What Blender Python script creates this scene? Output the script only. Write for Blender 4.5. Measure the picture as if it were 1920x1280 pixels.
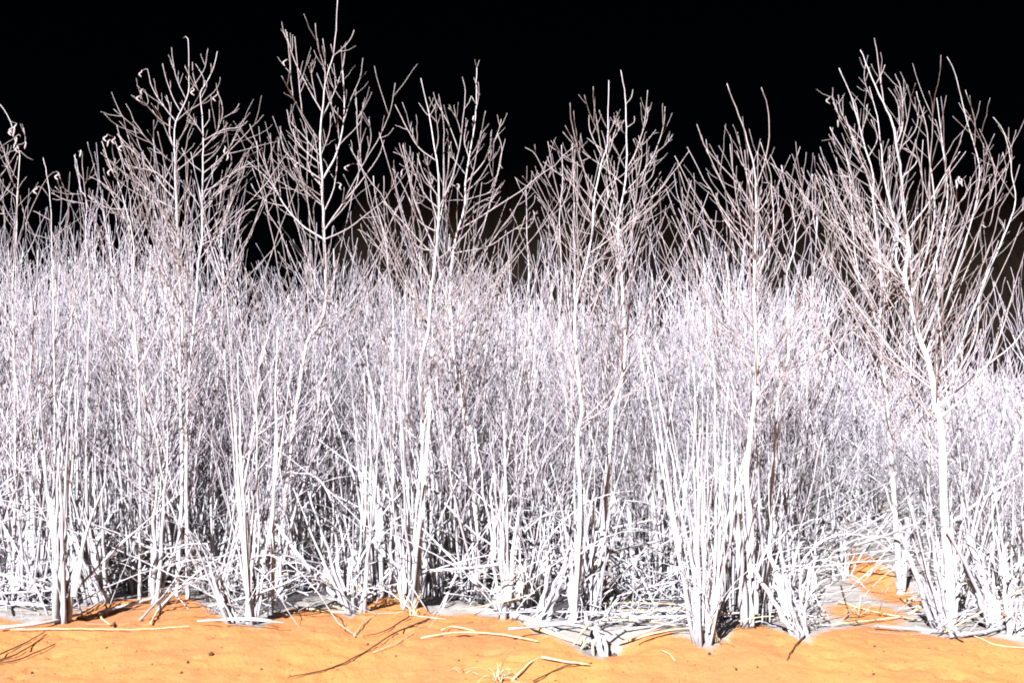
import bpy, math, random
import numpy as np
from mathutils import Vector, noise

for o in list(bpy.data.objects):
    bpy.data.objects.remove(o, do_unlink=True)
random.seed(7)
rng = np.random.default_rng(7)
S = bpy.context.scene
C = S.collection

# ------------------------------------------------------------------ camera, sky, sun, exposure
F, CX, HY, CH = 2059.0, 960.0, 820.0, 1.0      # focal length in photo pixels, horizon row, eye height (m)
cam = bpy.data.cameras.new('camera')
cam.sensor_width = 36.0
cam.lens = 36.0 * F / 1920.0
cam.shift_y = (HY - 640.0) / 1920.0
cam.clip_start, cam.clip_end = 0.05, 2000.0
camo = bpy.data.objects.new('camera', cam)
camo.location = (0, 0, CH)
camo.rotation_euler = (math.radians(90), 0, 0)
C.objects.link(camo)
S.camera = camo

SUN_EL, SUN_AZ = math.radians(38), math.radians(204)   # azimuth of the sun, clockwise from +Y: behind the camera, to its left
w = bpy.data.worlds.new('World'); S.world = w; w.use_nodes = True
nt = w.node_tree; nt.nodes.clear()
wo = nt.nodes.new('ShaderNodeOutputWorld'); bg = nt.nodes.new('ShaderNodeBackground'); sk = nt.nodes.new('ShaderNodeTexSky')
sk.sky_type = 'NISHITA'; sk.sun_disc = False
sk.sun_elevation = SUN_EL; sk.sun_rotation = SUN_AZ
sk.air_density = 1.0; sk.dust_density = 0.0
bg.inputs[1].default_value = 0.00004                     # night-black sky
nt.links.new(sk.outputs[0], bg.inputs[0]); nt.links.new(bg.outputs[0], wo.inputs[0])

sl = bpy.data.lights.new('sun', 'SUN'); sl.energy = 5.0; sl.angle = math.radians(0.5); sl.color = (1.0, 0.97, 0.955)
so = bpy.data.objects.new('sun', sl); C.objects.link(so)
sdir = Vector((math.sin(SUN_AZ) * math.cos(SUN_EL), math.cos(SUN_AZ) * math.cos(SUN_EL), math.sin(SUN_EL)))
so.rotation_euler = sdir.to_track_quat('Z', 'Y').to_euler()
so.location = (0, -10, 20)
S.cycles.max_bounces = 4; S.cycles.diffuse_bounces = 1; S.cycles.glossy_bounces = 1; S.cycles.filter_width = 1.9
S.view_settings.view_transform = 'Standard'; S.view_settings.look = 'None'
S.view_settings.exposure = 2.12; S.view_settings.gamma = 1.0; S.view_settings.use_curve_mapping = False

# ------------------------------------------------------------------ helpers
def P(x, y, d):
    """point at distance d that stands where the photograph shows column x, row y"""
    return np.array(((x - CX) * d / F, d, CH + (HY - y) * d / F))

def sstep(a, b, x):
    t = min(1.0, max(0.0, (x - a) / (b - a)))
    return t * t * (3 - 2 * t)

def zg(x, y):
    z = -0.05 + 0.15 * sstep(4.1, 5.15, y) - 0.25 * (1 - sstep(1.5, 4.1, y))
    z += 0.015 * max(0.0, min(y, 14) - 5.2)
    z += 0.42 * sstep(0.9, 3.2, x) * sstep(6.2, 11.0, y)
    n = 0.045 * noise.noise((x * 1.1, y * 1.3, 3.1)) + 0.018 * noise.noise((x * 3.1, y * 3.3, 7.7))
    z += n * (1 if y < 20 else 0.4)
    z += 0.17 * math.exp(-(((x - 2.2) / 0.55) ** 2 + ((y - 7.0) / 0.95) ** 2))      # hump of sand at right
    # little cut where the broken reed root hangs on the lip
    z -= 0.10 * math.exp(-(((x - 0.46) / 0.16) ** 2 + ((y - 4.95) / 0.14) ** 2))
    return z

def zfine(x, y):
    v = (x, y, 0.3)
    z = 0.010 * noise.noise((x * 9, y * 9, 1.0)) + 0.006 * noise.noise((x * 21, y * 17, 5.0))
    z += 0.0035 * noise.noise((x * 47, y * 43, 9.0))
    p = noise.noise((x * 14, y * 12, 20.0))
    if p < -0.42: z += (p + 0.42) * 0.09            # small pits
    return z

def gd(px, py):
    """distance at which the ground is met at photo column px, row py"""
    d = 5.5
    for _ in range(40):
        z = zg((px - CX) * d / F, d)
        d = 0.5 * d + 0.5 * min(14.0, (CH - z) * F / max(60.0, py - HY))
    return d

def G(px, py):
    d = gd(px, py); x = (px - CX) * d / F
    return np.array((x, d, zg(x, d)))

def make_mesh(name, V, quads, caps=None, smooth=True):
    me = bpy.data.meshes.new(name)
    V = np.asarray(V, dtype=np.float32).reshape(-1, 3)
    parts = [np.asarray(quads, dtype=np.int32)] if len(quads) else []
    if caps is not None and len(caps): parts.append(np.asarray(caps, dtype=np.int32))
    me.vertices.add(len(V)); me.vertices.foreach_set('co', V.ravel())
    loops = np.concatenate([p.ravel() for p in parts])
    tot = np.concatenate([np.full(len(p), p.shape[1], dtype=np.int32) for p in parts])
    st = np.concatenate(([0], np.cumsum(tot)[:-1])).astype(np.int32)
    me.loops.add(len(loops)); me.loops.foreach_set('vertex_index', loops)
    me.polygons.add(len(tot)); me.polygons.foreach_set('loop_start', st); me.polygons.foreach_set('loop_total', tot)
    sm = np.ones(len(tot), dtype=bool) if smooth else np.zeros(len(tot), dtype=bool)
    if caps is not None and len(caps) and smooth: sm[-len(caps):] = False
    me.polygons.foreach_set('use_smooth', sm)
    me.update(calc_edges=True)
    return me

def tube_arrays(Pt, R, n):
    """Pt (N,k,3) centre lines, R (N,k) radii -> vertices, quads, caps"""
    Pt = np.asarray(Pt, float); R = np.asarray(R, float)
    N, k, _ = Pt.shape
    T = np.gradient(Pt, axis=1); T /= np.linalg.norm(T, axis=2, keepdims=True) + 1e-9
    m = np.abs(T.mean(axis=1)); ax = np.argmin(m, axis=1)
    ref = np.eye(3)[ax][:, None, :]
    U = np.cross(T, ref); U /= np.linalg.norm(U, axis=2, keepdims=True) + 1e-9
    W = np.cross(T, U)
    a = np.linspace(0, 2 * np.pi, n, endpoint=False)
    V = Pt[:, :, None, :] + R[:, :, None, None] * (np.cos(a)[None, None, :, None] * U[:, :, None, :] + np.sin(a)[None, None, :, None] * W[:, :, None, :])
    idx = np.arange(N * k * n).reshape(N, k, n)
    nx = np.roll(idx, -1, axis=2)
    q = np.stack([idx[:, :-1], nx[:, :-1], nx[:, 1:], idx[:, 1:]], axis=-1).reshape(-1, 4)
    caps = np.concatenate([idx[:, -1, :], idx[:, 0, ::-1]])
    return V.reshape(-1, 3), q, caps

def tubes(name, Pt, R, n):
    return make_mesh(name, *tube_arrays(Pt, R, n))

def catmull(pts, step):
    pts = np.asarray(pts, float)
    if len(pts) == 2:
        k = max(3, int(np.linalg.norm(pts[1] - pts[0]) / step) + 1)
        t = np.linspace(0, 1, k)[:, None]
        return pts[0] * (1 - t) + pts[1] * t
    e = np.vstack([2 * pts[0] - pts[1], pts, 2 * pts[-1] - pts[-2]])
    out = []
    for i in range(1, len(e) - 2):
        p0, p1, p2, p3 = e[i - 1:i + 3]
        m = max(2, int(np.linalg.norm(p2 - p1) / step) + 1)
        t = np.linspace(0, 1, m, endpoint=False)[:, None]
        out.append(0.5 * ((2 * p1) + (-p0 + p2) * t + (2 * p0 - 5 * p1 + 4 * p2 - p3) * t ** 2 + (-p0 + 3 * p1 - 3 * p2 + p3) * t ** 3))
    out.append(e[-2][None])
    return np.vstack(out)

def obj(name, me, mat, parent=None, kind=None):
    o = bpy.data.objects.new(name, me); C.objects.link(o)
    if mat is not None and len(me.materials) == 0: me.materials.append(mat)
    if parent: o.parent = parent
    if kind: o['kind'] = kind
    return o

def tag(o, label, cat, group=None):
    o['label'] = label; o['category'] = cat
    if group: o['group'] = group
    return o

def thing(name, label, cat, loc=(0, 0, 0), group=None):
    o = bpy.data.objects.new(name, None); C.objects.link(o)
    o.location = tuple(float(c) for c in loc); o.empty_display_size = 0.1
    return tag(o, label, cat, group)

def copy_tree(o, parent=None):
    c = o.copy(); C.objects.link(c); c.parent = parent
    for ch in o.children: copy_tree(ch, c)
    return c

# ------------------------------------------------------------------ materials
def mat_base(name, rough=0.75):
    m = bpy.data.materials.new(name); m.use_nodes = True
    t = m.node_tree; b = t.nodes['Principled BSDF']
    b.inputs['Roughness'].default_value = rough
    b.inputs['Specular IOR Level'].default_value = 0.25
    return m, t, b

def ramp(t, stops):
    r = t.nodes.new('ShaderNodeValToRGB')
    while len(r.color_ramp.elements) < len(stops): r.color_ramp.elements.new(0.5)
    for e, (p, c) in zip(r.color_ramp.elements, stops): e.position = p; e.color = (*c, 1)
    return r

def stem_mat(name, c_dark, c_mid, c_light, scale=(60, 60, 9), spread=0.35, bump=0.4):
    m, t, b = mat_base(name)
    g = t.nodes.new('ShaderNodeNewGeometry'); mp = t.nodes.new('ShaderNodeMapping')
    mp.inputs['Scale'].default_value = scale
    n1 = t.nodes.new('ShaderNodeTexNoise'); n1.inputs['Scale'].default_value = 1.0; n1.inputs['Detail'].default_value = 4
    t.links.new(g.outputs['Position'], mp.inputs[0]); t.links.new(mp.outputs[0], n1.inputs['Vector'])
    r = ramp(t, [(0.25, c_dark), (0.45, c_mid), (0.7, c_light)])
    t.links.new(n1.outputs[0], r.inputs[0])
    oi = t.nodes.new('ShaderNodeObjectInfo')
    mr = t.nodes.new('ShaderNodeMapRange'); mr.inputs[3].default_value = 1 - spread; mr.inputs[4].default_value = 1.0
    t.links.new(oi.outputs['Random'], mr.inputs[0])
    mx = t.nodes.new('ShaderNodeMix'); mx.data_type = 'RGBA'; mx.blend_type = 'MULTIPLY'; mx.inputs[0].default_value = 1
    cb = t.nodes.new('ShaderNodeCombineColor')
    for i in range(3): t.links.new(mr.outputs[0], cb.inputs[i])
    t.links.new(r.outputs[0], mx.inputs[6]); t.links.new(cb.outputs[0], mx.inputs[7])
    t.links.new(mx.outputs[2], b.inputs['Base Color'])
    bp = t.nodes.new('ShaderNodeBump'); bp.inputs['Strength'].default_value = bump; bp.inputs['Distance'].default_value = 0.003
    t.links.new(n1.outputs[0], bp.inputs['Height']); t.links.new(bp.outputs[0], b.inputs['Normal'])
    return m

M = {}
M['bark'] = stem_mat('pale_bark', (0.243, 0.227, 0.246), (0.392, 0.373, 0.406), (0.450, 0.437, 0.475), spread=0.2)
M['twig'] = stem_mat('pale_twig_bark', (0.210, 0.196, 0.228), (0.329, 0.313, 0.364), (0.384, 0.368, 0.426), (90, 90, 30), spread=0.3)
M['reed'] = stem_mat('dry_reed', (0.201, 0.197, 0.220), (0.349, 0.346, 0.384), (0.450, 0.448, 0.487), (110, 110, 7), spread=0.4)
M['blade'] = stem_mat('dry_reed_blade', (0.238, 0.232, 0.252), (0.381, 0.373, 0.406), (0.445, 0.437, 0.470), (80, 80, 12), spread=0.25)
M['straw'] = stem_mat('straw', (0.297, 0.194, 0.092), (0.443, 0.335, 0.205), (0.464, 0.400, 0.297), (60, 60, 20), spread=0.25)
M['dark'] = stem_mat('dark_twig_and_shadow', (0.02, 0.012, 0.01), (0.05, 0.03, 0.02), (0.09, 0.05, 0.03), (60, 60, 30), spread=0.3)
M['rock'] = stem_mat('pale_clod', (0.151, 0.135, 0.130), (0.270, 0.243, 0.232), (0.335, 0.308, 0.297), (14, 14, 18), spread=0.25, bump=0.8)

M['young_dimmed'] = stem_mat('dimmed_young_bark', (0.160, 0.142, 0.153), (0.270, 0.240, 0.257), (0.350, 0.315, 0.336), (90, 90, 30), spread=0.3)  # young wood, darkened further: light falloff in the crowns put into the colour
M['crumb'] = stem_mat('sand_crumb', (0.06, 0.025, 0.008), (0.13, 0.055, 0.02), (0.2, 0.09, 0.03), (60, 60, 60))

def sand_mat():
    m, t, b = mat_base('sand', 0.9)
    at = t.nodes.new('ShaderNodeAttribute'); at.attribute_name = 'orange_sand'
    g = t.nodes.new('ShaderNodeNewGeometry')
    def nz(scale, detail=5, rough=0.6):
        n = t.nodes.new('ShaderNodeTexNoise'); n.inputs['Scale'].default_value = scale; n.inputs['Detail'].default_value = detail
        n.inputs['Roughness'].default_value = rough; t.links.new(g.outputs['Position'], n.inputs['Vector']); return n
    n_big, n_mid, n_fine = nz(1.7), nz(12), nz(140, 3)
    # orange sand: redder to yellower drift
    ro = ramp(t, [(0.30, (0.255, 0.098, 0.038)), (0.55, (0.288, 0.121, 0.039)), (0.75, (0.308, 0.135, 0.039))])
    t.links.new(n_big.outputs[0], ro.inputs[0])
    rg = ramp(t, [(0.25, (0.12, 0.112, 0.112)), (0.5, (0.19, 0.178, 0.176)), (0.8, (0.23, 0.217, 0.215))])
    t.links.new(n_mid.outputs[0], rg.inputs[0])
    # mask edge, broken up by noise
    a1 = t.nodes.new('ShaderNodeMath'); a1.operation = 'MULTIPLY_ADD'; a1.inputs[1].default_value = 0.35
    t.links.new(n_mid.outputs[0], a1.inputs[0]); t.links.new(at.outputs['Fac'], a1.inputs[2])
    mr = t.nodes.new('ShaderNodeMapRange'); mr.interpolation_type = 'SMOOTHSTEP'
    mr.inputs[1].default_value = 0.42; mr.inputs[2].default_value = 0.92
    t.links.new(a1.outputs[0], mr.inputs[0])
    mx = t.nodes.new('ShaderNodeMix'); mx.data_type = 'RGBA'
    t.links.new(mr.outputs[0], mx.inputs[0]); t.links.new(rg.outputs[0], mx.inputs[6]); t.links.new(ro.outputs[0], mx.inputs[7])
    # shade under the thicket, painted as dark ground
    ah = t.nodes.new('ShaderNodeAttribute'); ah.attribute_name = 'thicket_shade'
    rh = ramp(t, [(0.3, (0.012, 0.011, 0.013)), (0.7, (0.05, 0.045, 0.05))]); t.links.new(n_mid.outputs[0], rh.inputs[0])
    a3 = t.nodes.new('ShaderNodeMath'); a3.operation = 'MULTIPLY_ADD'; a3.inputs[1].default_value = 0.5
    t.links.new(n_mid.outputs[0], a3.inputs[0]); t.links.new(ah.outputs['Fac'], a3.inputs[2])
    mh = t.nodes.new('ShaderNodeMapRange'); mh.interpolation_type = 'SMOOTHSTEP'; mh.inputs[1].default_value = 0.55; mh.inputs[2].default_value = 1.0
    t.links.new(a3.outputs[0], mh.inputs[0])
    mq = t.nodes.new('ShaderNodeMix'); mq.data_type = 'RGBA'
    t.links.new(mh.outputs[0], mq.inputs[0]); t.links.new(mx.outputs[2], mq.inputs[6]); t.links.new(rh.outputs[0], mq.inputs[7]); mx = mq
    # grains and dark specks
    rf = ramp(t, [(0.28, (0.62, 0.5, 0.42)), (0.42, (1, 1, 1)), (1.0, (1, 1, 1))])
    t.links.new(n_fine.outputs[0], rf.inputs[0])
    m2 = t.nodes.new('ShaderNodeMix'); m2.data_type = 'RGBA'; m2.blend_type = 'MULTIPLY'; m2.inputs[0].default_value = 0.8
    t.links.new(mx.outputs[2], m2.inputs[6]); t.links.new(rf.outputs[0], m2.inputs[7])
    n_fl = nz(48, 4, 0.7)
    rl_ = ramp(t, [(0.30, (0.35, 0.22, 0.15)), (0.37, (1, 1, 1)), (0.62, (1, 1, 1)), (0.72, (1.0, 0.97, 0.93))]); t.links.new(n_fl.outputs[0], rl_.inputs[0])
    m3 = t.nodes.new('ShaderNodeMix'); m3.data_type = 'RGBA'; m3.blend_type = 'MULTIPLY'; m3.inputs[0].default_value = 0.5
    t.links.new(m2.outputs[2], m3.inputs[6]); t.links.new(rl_.outputs[0], m3.inputs[7]); m2 = m3
    t.links.new(m2.outputs[2], b.inputs['Base Color'])
    b1 = t.nodes.new('ShaderNodeBump'); b1.inputs['Strength'].default_value = 0.6; b1.inputs['Distance'].default_value = 0.02
    b2 = t.nodes.new('ShaderNodeBump'); b2.inputs['Strength'].default_value = 0.25; b2.inputs['Distance'].default_value = 0.004
    n_b = nz(26, 6, 0.65)
    t.links.new(n_b.outputs[0], b1.inputs['Height']); t.links.new(n_fine.outputs[0], b2.inputs['Height'])
    t.links.new(b1.outputs[0], b2.inputs['Normal']); t.links.new(b2.outputs[0], b.inputs['Normal'])
    return m
M['sand'] = sand_mat()

def hill_mat():
    m, t, b = mat_base('dark_hillside', 0.95)
    b.inputs['Specular IOR Level'].default_value = 0.0
    n = t.nodes.new('ShaderNodeTexNoise'); n.inputs['Scale'].default_value = 0.35; n.inputs['Detail'].default_value = 8
    g = t.nodes.new('ShaderNodeNewGeometry'); t.links.new(g.outputs['Position'], n.inputs['Vector'])
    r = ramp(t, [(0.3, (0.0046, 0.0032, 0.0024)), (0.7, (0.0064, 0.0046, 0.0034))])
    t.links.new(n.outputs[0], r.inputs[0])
    # haze-like fade painted into the slope: brown below, black towards the crest
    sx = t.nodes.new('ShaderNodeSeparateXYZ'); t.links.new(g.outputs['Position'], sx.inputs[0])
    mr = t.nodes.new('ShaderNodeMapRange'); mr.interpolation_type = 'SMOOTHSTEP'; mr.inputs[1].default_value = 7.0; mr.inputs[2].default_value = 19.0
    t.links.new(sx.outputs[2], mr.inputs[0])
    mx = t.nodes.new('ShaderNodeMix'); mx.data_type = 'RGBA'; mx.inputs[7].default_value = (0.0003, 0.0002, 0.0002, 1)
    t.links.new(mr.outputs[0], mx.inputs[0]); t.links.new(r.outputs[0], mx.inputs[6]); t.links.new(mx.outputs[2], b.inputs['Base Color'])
    return m
M['hill'] = hill_mat()

# ------------------------------------------------------------------ ground
def spaced(stops):
    out = [stops[0][0]]
    for (a, _), (b, n) in zip(stops[:-1], stops[1:]):
        out += list(np.linspace(a, b, n + 1)[1:])
    return np.array(out)

# where the orange sand ends, along the lip of the bank (read off in photo pixels, laid on the ground)
EDGE = [(-600, 1170), (0, 1158), (60, 1172), (130, 1150), (180, 1130), (260, 1118), (340, 1110), (400, 1145), (440, 1172), (490, 1178), (540, 1142), (620, 1140), (660, 1160), (700, 1120),
        (760, 1112), (810, 1150), (880, 1150), (950, 1158), (1000, 1185), (1060, 1205), (1130, 1240), (1170, 1190), (1240, 1180), (1290, 1195), (1330, 1222), (1370, 1190), (1400, 1160), (1450, 1178),
        (1510, 1205), (1560, 1180), (1640, 1172), (1700, 1182), (1780, 1195), (1850, 1192), (1920, 1205), (2500, 1200)]
EX = np.array([G(*e)[0] for e in EDGE]); EY = np.array([G(*e)[1] for e in EDGE])
o_ = np.argsort(EX); EX, EY = EX[o_], EY[o_]
PATCH = [(1640, 1088, 0.13, 0.55), (1622, 1150, 0.18, 0.24), (1702, 1120, 0.06, 0.40), (1905, 1158, 0.10, 0.20), (1925, 985, 0.10, 0.8), (755, 1105, 0.08, 0.15)]
PATCH = [(*G(a, b)[:2], c, d) for a, b, c, d in PATCH]

def orange(x, y):
    e = np.interp(x, EX, EY)
    v = 0.5 + (e - y) / 0.22
    v = min(1.0, max(0.0, v))
    for px, py, rx, ry in PATCH:
        q = 1.25 - math.hypot((x - px) / rx, (y - py) / ry) * 0.75
        v = max(v, min(1.0, max(0.0, q)))
    return v

def shade_mask(x, y):  # where the ground is painted dark for the thicket's shade
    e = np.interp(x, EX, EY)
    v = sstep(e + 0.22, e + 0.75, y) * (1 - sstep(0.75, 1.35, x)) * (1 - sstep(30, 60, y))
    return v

xs = spaced([(-300, 0), (-40, 13), (-8, 16), (-3.2, 40), (3.2, 300), (8, 40), (40, 16), (300, 13)])
ys = spaced([(-60, 0), (-5, 8), (3.6, 24), (4.2, 12), (5.9, 120), (8.5, 70), (14, 40), (40, 20), (400, 20)])
nx, ny = len(xs), len(ys)
V = np.zeros((ny, nx, 3)); OR = np.zeros((ny, nx)); SHD = np.zeros((ny, nx))
for j, y in enumerate(ys):
    for i, x in enumerate(xs):
        z = zg(x, y)
        if 4.0 < y < 12 and -4.5 < x < 4.5: z += zfine(x, y)
        V[j, i] = (x, y, z); OR[j, i] = orange(x, y); SHD[j, i] = shade_mask(x, y)
idx = np.arange(nx * ny).reshape(ny, nx)
q = np.stack([idx[:-1, :-1], idx[:-1, 1:], idx[1:, 1:], idx[1:, :-1]], axis=-1).reshape(-1, 4)
gm = make_mesh('ground', V.reshape(-1, 3), q)
a = gm.attributes.new('orange_sand', 'FLOAT', 'POINT'); a.data.foreach_set('value', OR.ravel().astype(np.float32))
a = gm.attributes.new('thicket_shade', 'FLOAT', 'POINT'); a.data.foreach_set('value', SHD.ravel().astype(np.float32))
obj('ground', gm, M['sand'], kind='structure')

# dark hill far behind the thicket
HR = [(-2500, 640), (0, 640), (350, 640), (540, 600), (630, 480), (690, 360), (780, 315), (960, 325), (1080, 305), (1180, 350), (1260, 398), (1400, 405), (1500, 350), (1600, 318), (1700, 322), (1800, 362), (1920, 385), (4500, 420)]
hx = np.array([h[0] for h in HR], float); hy = np.array([h[1] for h in HR], float)
HD = 80.0
gx = np.concatenate([np.linspace(-170, -45, 60), np.linspace(-45, 45, 420)[1:-1], np.linspace(45, 170, 60)]); gyy = np.concatenate([np.linspace(50, HD, 40), np.linspace(HD, 200, 25)[1:]])
V = np.zeros((len(gyy), len(gx), 3))
for j, y in enumerate(gyy):
    for i, x in enumerate(gx):
        top = CH + (HY - np.interp(x * F / HD + CX, hx, hy)) * HD / F
        top += 0.9 * noise.noise((x * 0.3, 1, 0)) + 0.7 * noise.noise((x * 1.1, 2, 0)) + 0.5 * noise.noise((x * 2.7, 5, 0))
        t = sstep(50, HD, y) if y <= HD else 1 - 0.8 * sstep(HD, 200, y)
        V[j, i] = (x, y, -0.6 + (top + 0.6) * t + 0.25 * noise.noise((x * 0.5, y * 0.5, 4)) * t * (1 if y < HD - 2 else 0))
idx = np.arange(len(gyy) * len(gx)).reshape(len(gyy), len(gx))
q = np.stack([idx[:-1, :-1], idx[:-1, 1:], idx[1:, 1:], idx[1:, :-1]], axis=-1).reshape(-1, 4)
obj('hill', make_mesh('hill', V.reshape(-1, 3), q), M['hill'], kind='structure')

# ------------------------------------------------------------------ twig growth
def unit(v): return v / (np.linalg.norm(v, axis=-1, keepdims=True) + 1e-9)

def shoots(curves, n_per, len_rng, ang=(25, 50), t_rng=(0.2, 0.97), up=0.35, k=5, taper_len=0.5, jit=0.02):
    """side shoots along given centre lines; returns (N,k,3)"""
    P0, T0, tt = [], [], []
    for c in curves:
        c = np.asarray(c)
        m = n_per if isinstance(n_per, int) else int(rng.integers(n_per[0], n_per[1] + 1))
        if m <= 0: continue
        t = np.sort(rng.uniform(*t_rng, m)) * (len(c) - 1)
        i = np.clip(t.astype(int), 0, len(c) - 2); f = (t - i)[:, None]
        P0.append(c[i] * (1 - f) + c[i + 1] * f); T0.append(unit(c[i + 1] - c[i])); tt.append(t / (len(c) - 1))
    if not P0: return np.zeros((0, k, 3))
    P0, T0, tt = np.vstack(P0), np.vstack(T0), np.concatenate(tt)
    N = len(P0)
    r = rng.normal(size=(N, 3)); r -= (r * T0).sum(1, keepdims=True) * T0; r = unit(r)
    a_ = np.radians(rng.uniform(*ang, N))[:, None]
    d = T0 * np.cos(a_) + r * np.sin(a_)
    L = rng.uniform(*len_rng, N)[:, None] * (1 - taper_len * tt)[:, None]
    s = np.linspace(0, 1, k)[None, :, None]
    upv = np.array((0, 0, 1.0)) * up * rng.uniform(0.2, 1.4, (N, 1))
    out = P0[:, None, :] + L[:, None, :] * (s * d[:, None, :] + s ** 2 * upv[:, None, :])
    out += rng.normal(size=out.shape) * (jit * L)[:, None, :] * s
    return out

def rad(N, k, r0, r1, var=0.3):
    s = np.linspace(0, 1, k)[None, :]
    return (r0 * (1 - s) + r1 * s) * rng.uniform(1 - var, 1 + var, (N, 1))

def ribbon_mesh(name, c, wd, fold=0.25, side=None, thick=0.0008):
    c = np.asarray(c); T = unit(np.gradient(c, axis=0))
    sv = np.array(side if side is not None else (1, 0.2, 0.1), float)
    U = unit(np.cross(T, sv)); W = unit(np.cross(U, T))
    wd = np.asarray(wd)[:, None]
    A = c - W * wd; B = c + U * wd * fold; D = c + W * wd
    k = len(c)
    top = np.stack([A, B, D], 1); bot = top - U[:, None, :] * thick
    V = np.concatenate([top.reshape(-1, 3), bot.reshape(-1, 3)])
    i = np.arange(k * 3).reshape(k, 3); j = i + k * 3
    q = [np.stack([i[:-1, s], i[:-1, s + 1], i[1:, s + 1], i[1:, s]], -1) for s in (0, 1)]
    q += [np.stack([j[:-1, s + 1], j[:-1, s], j[1:, s], j[1:, s + 1]], -1) for s in (0, 1)]
    q += [np.stack([i[1:, 0], j[1:, 0], j[:-1, 0], i[:-1, 0]], -1), np.stack([i[:-1, 2], j[:-1, 2], j[1:, 2], i[1:, 2]], -1)]
    return make_mesh(name, V, np.concatenate(q))

# ------------------------------------------------------------------ tall saplings traced from the photograph
def zr(x0, y0, s):
    return lambda *uv: [(x0 + u / s, y0 + v / s) for u, v in uv]
z1 = zr(0, 60, 3.2); z2 = zr(200, 60, 3.2); z3 = zr(450, 0, 2.844); z4 = zr(720, 100, 3.2)
z5 = zr(980, 120, 3.2); z6 = zr(1280, 130, 3.2); z7 = zr(1520, 60, 3.2); z8 = zr(1680, 90, 3.2); m1 = zr(1480, 420, 3.2)

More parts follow.
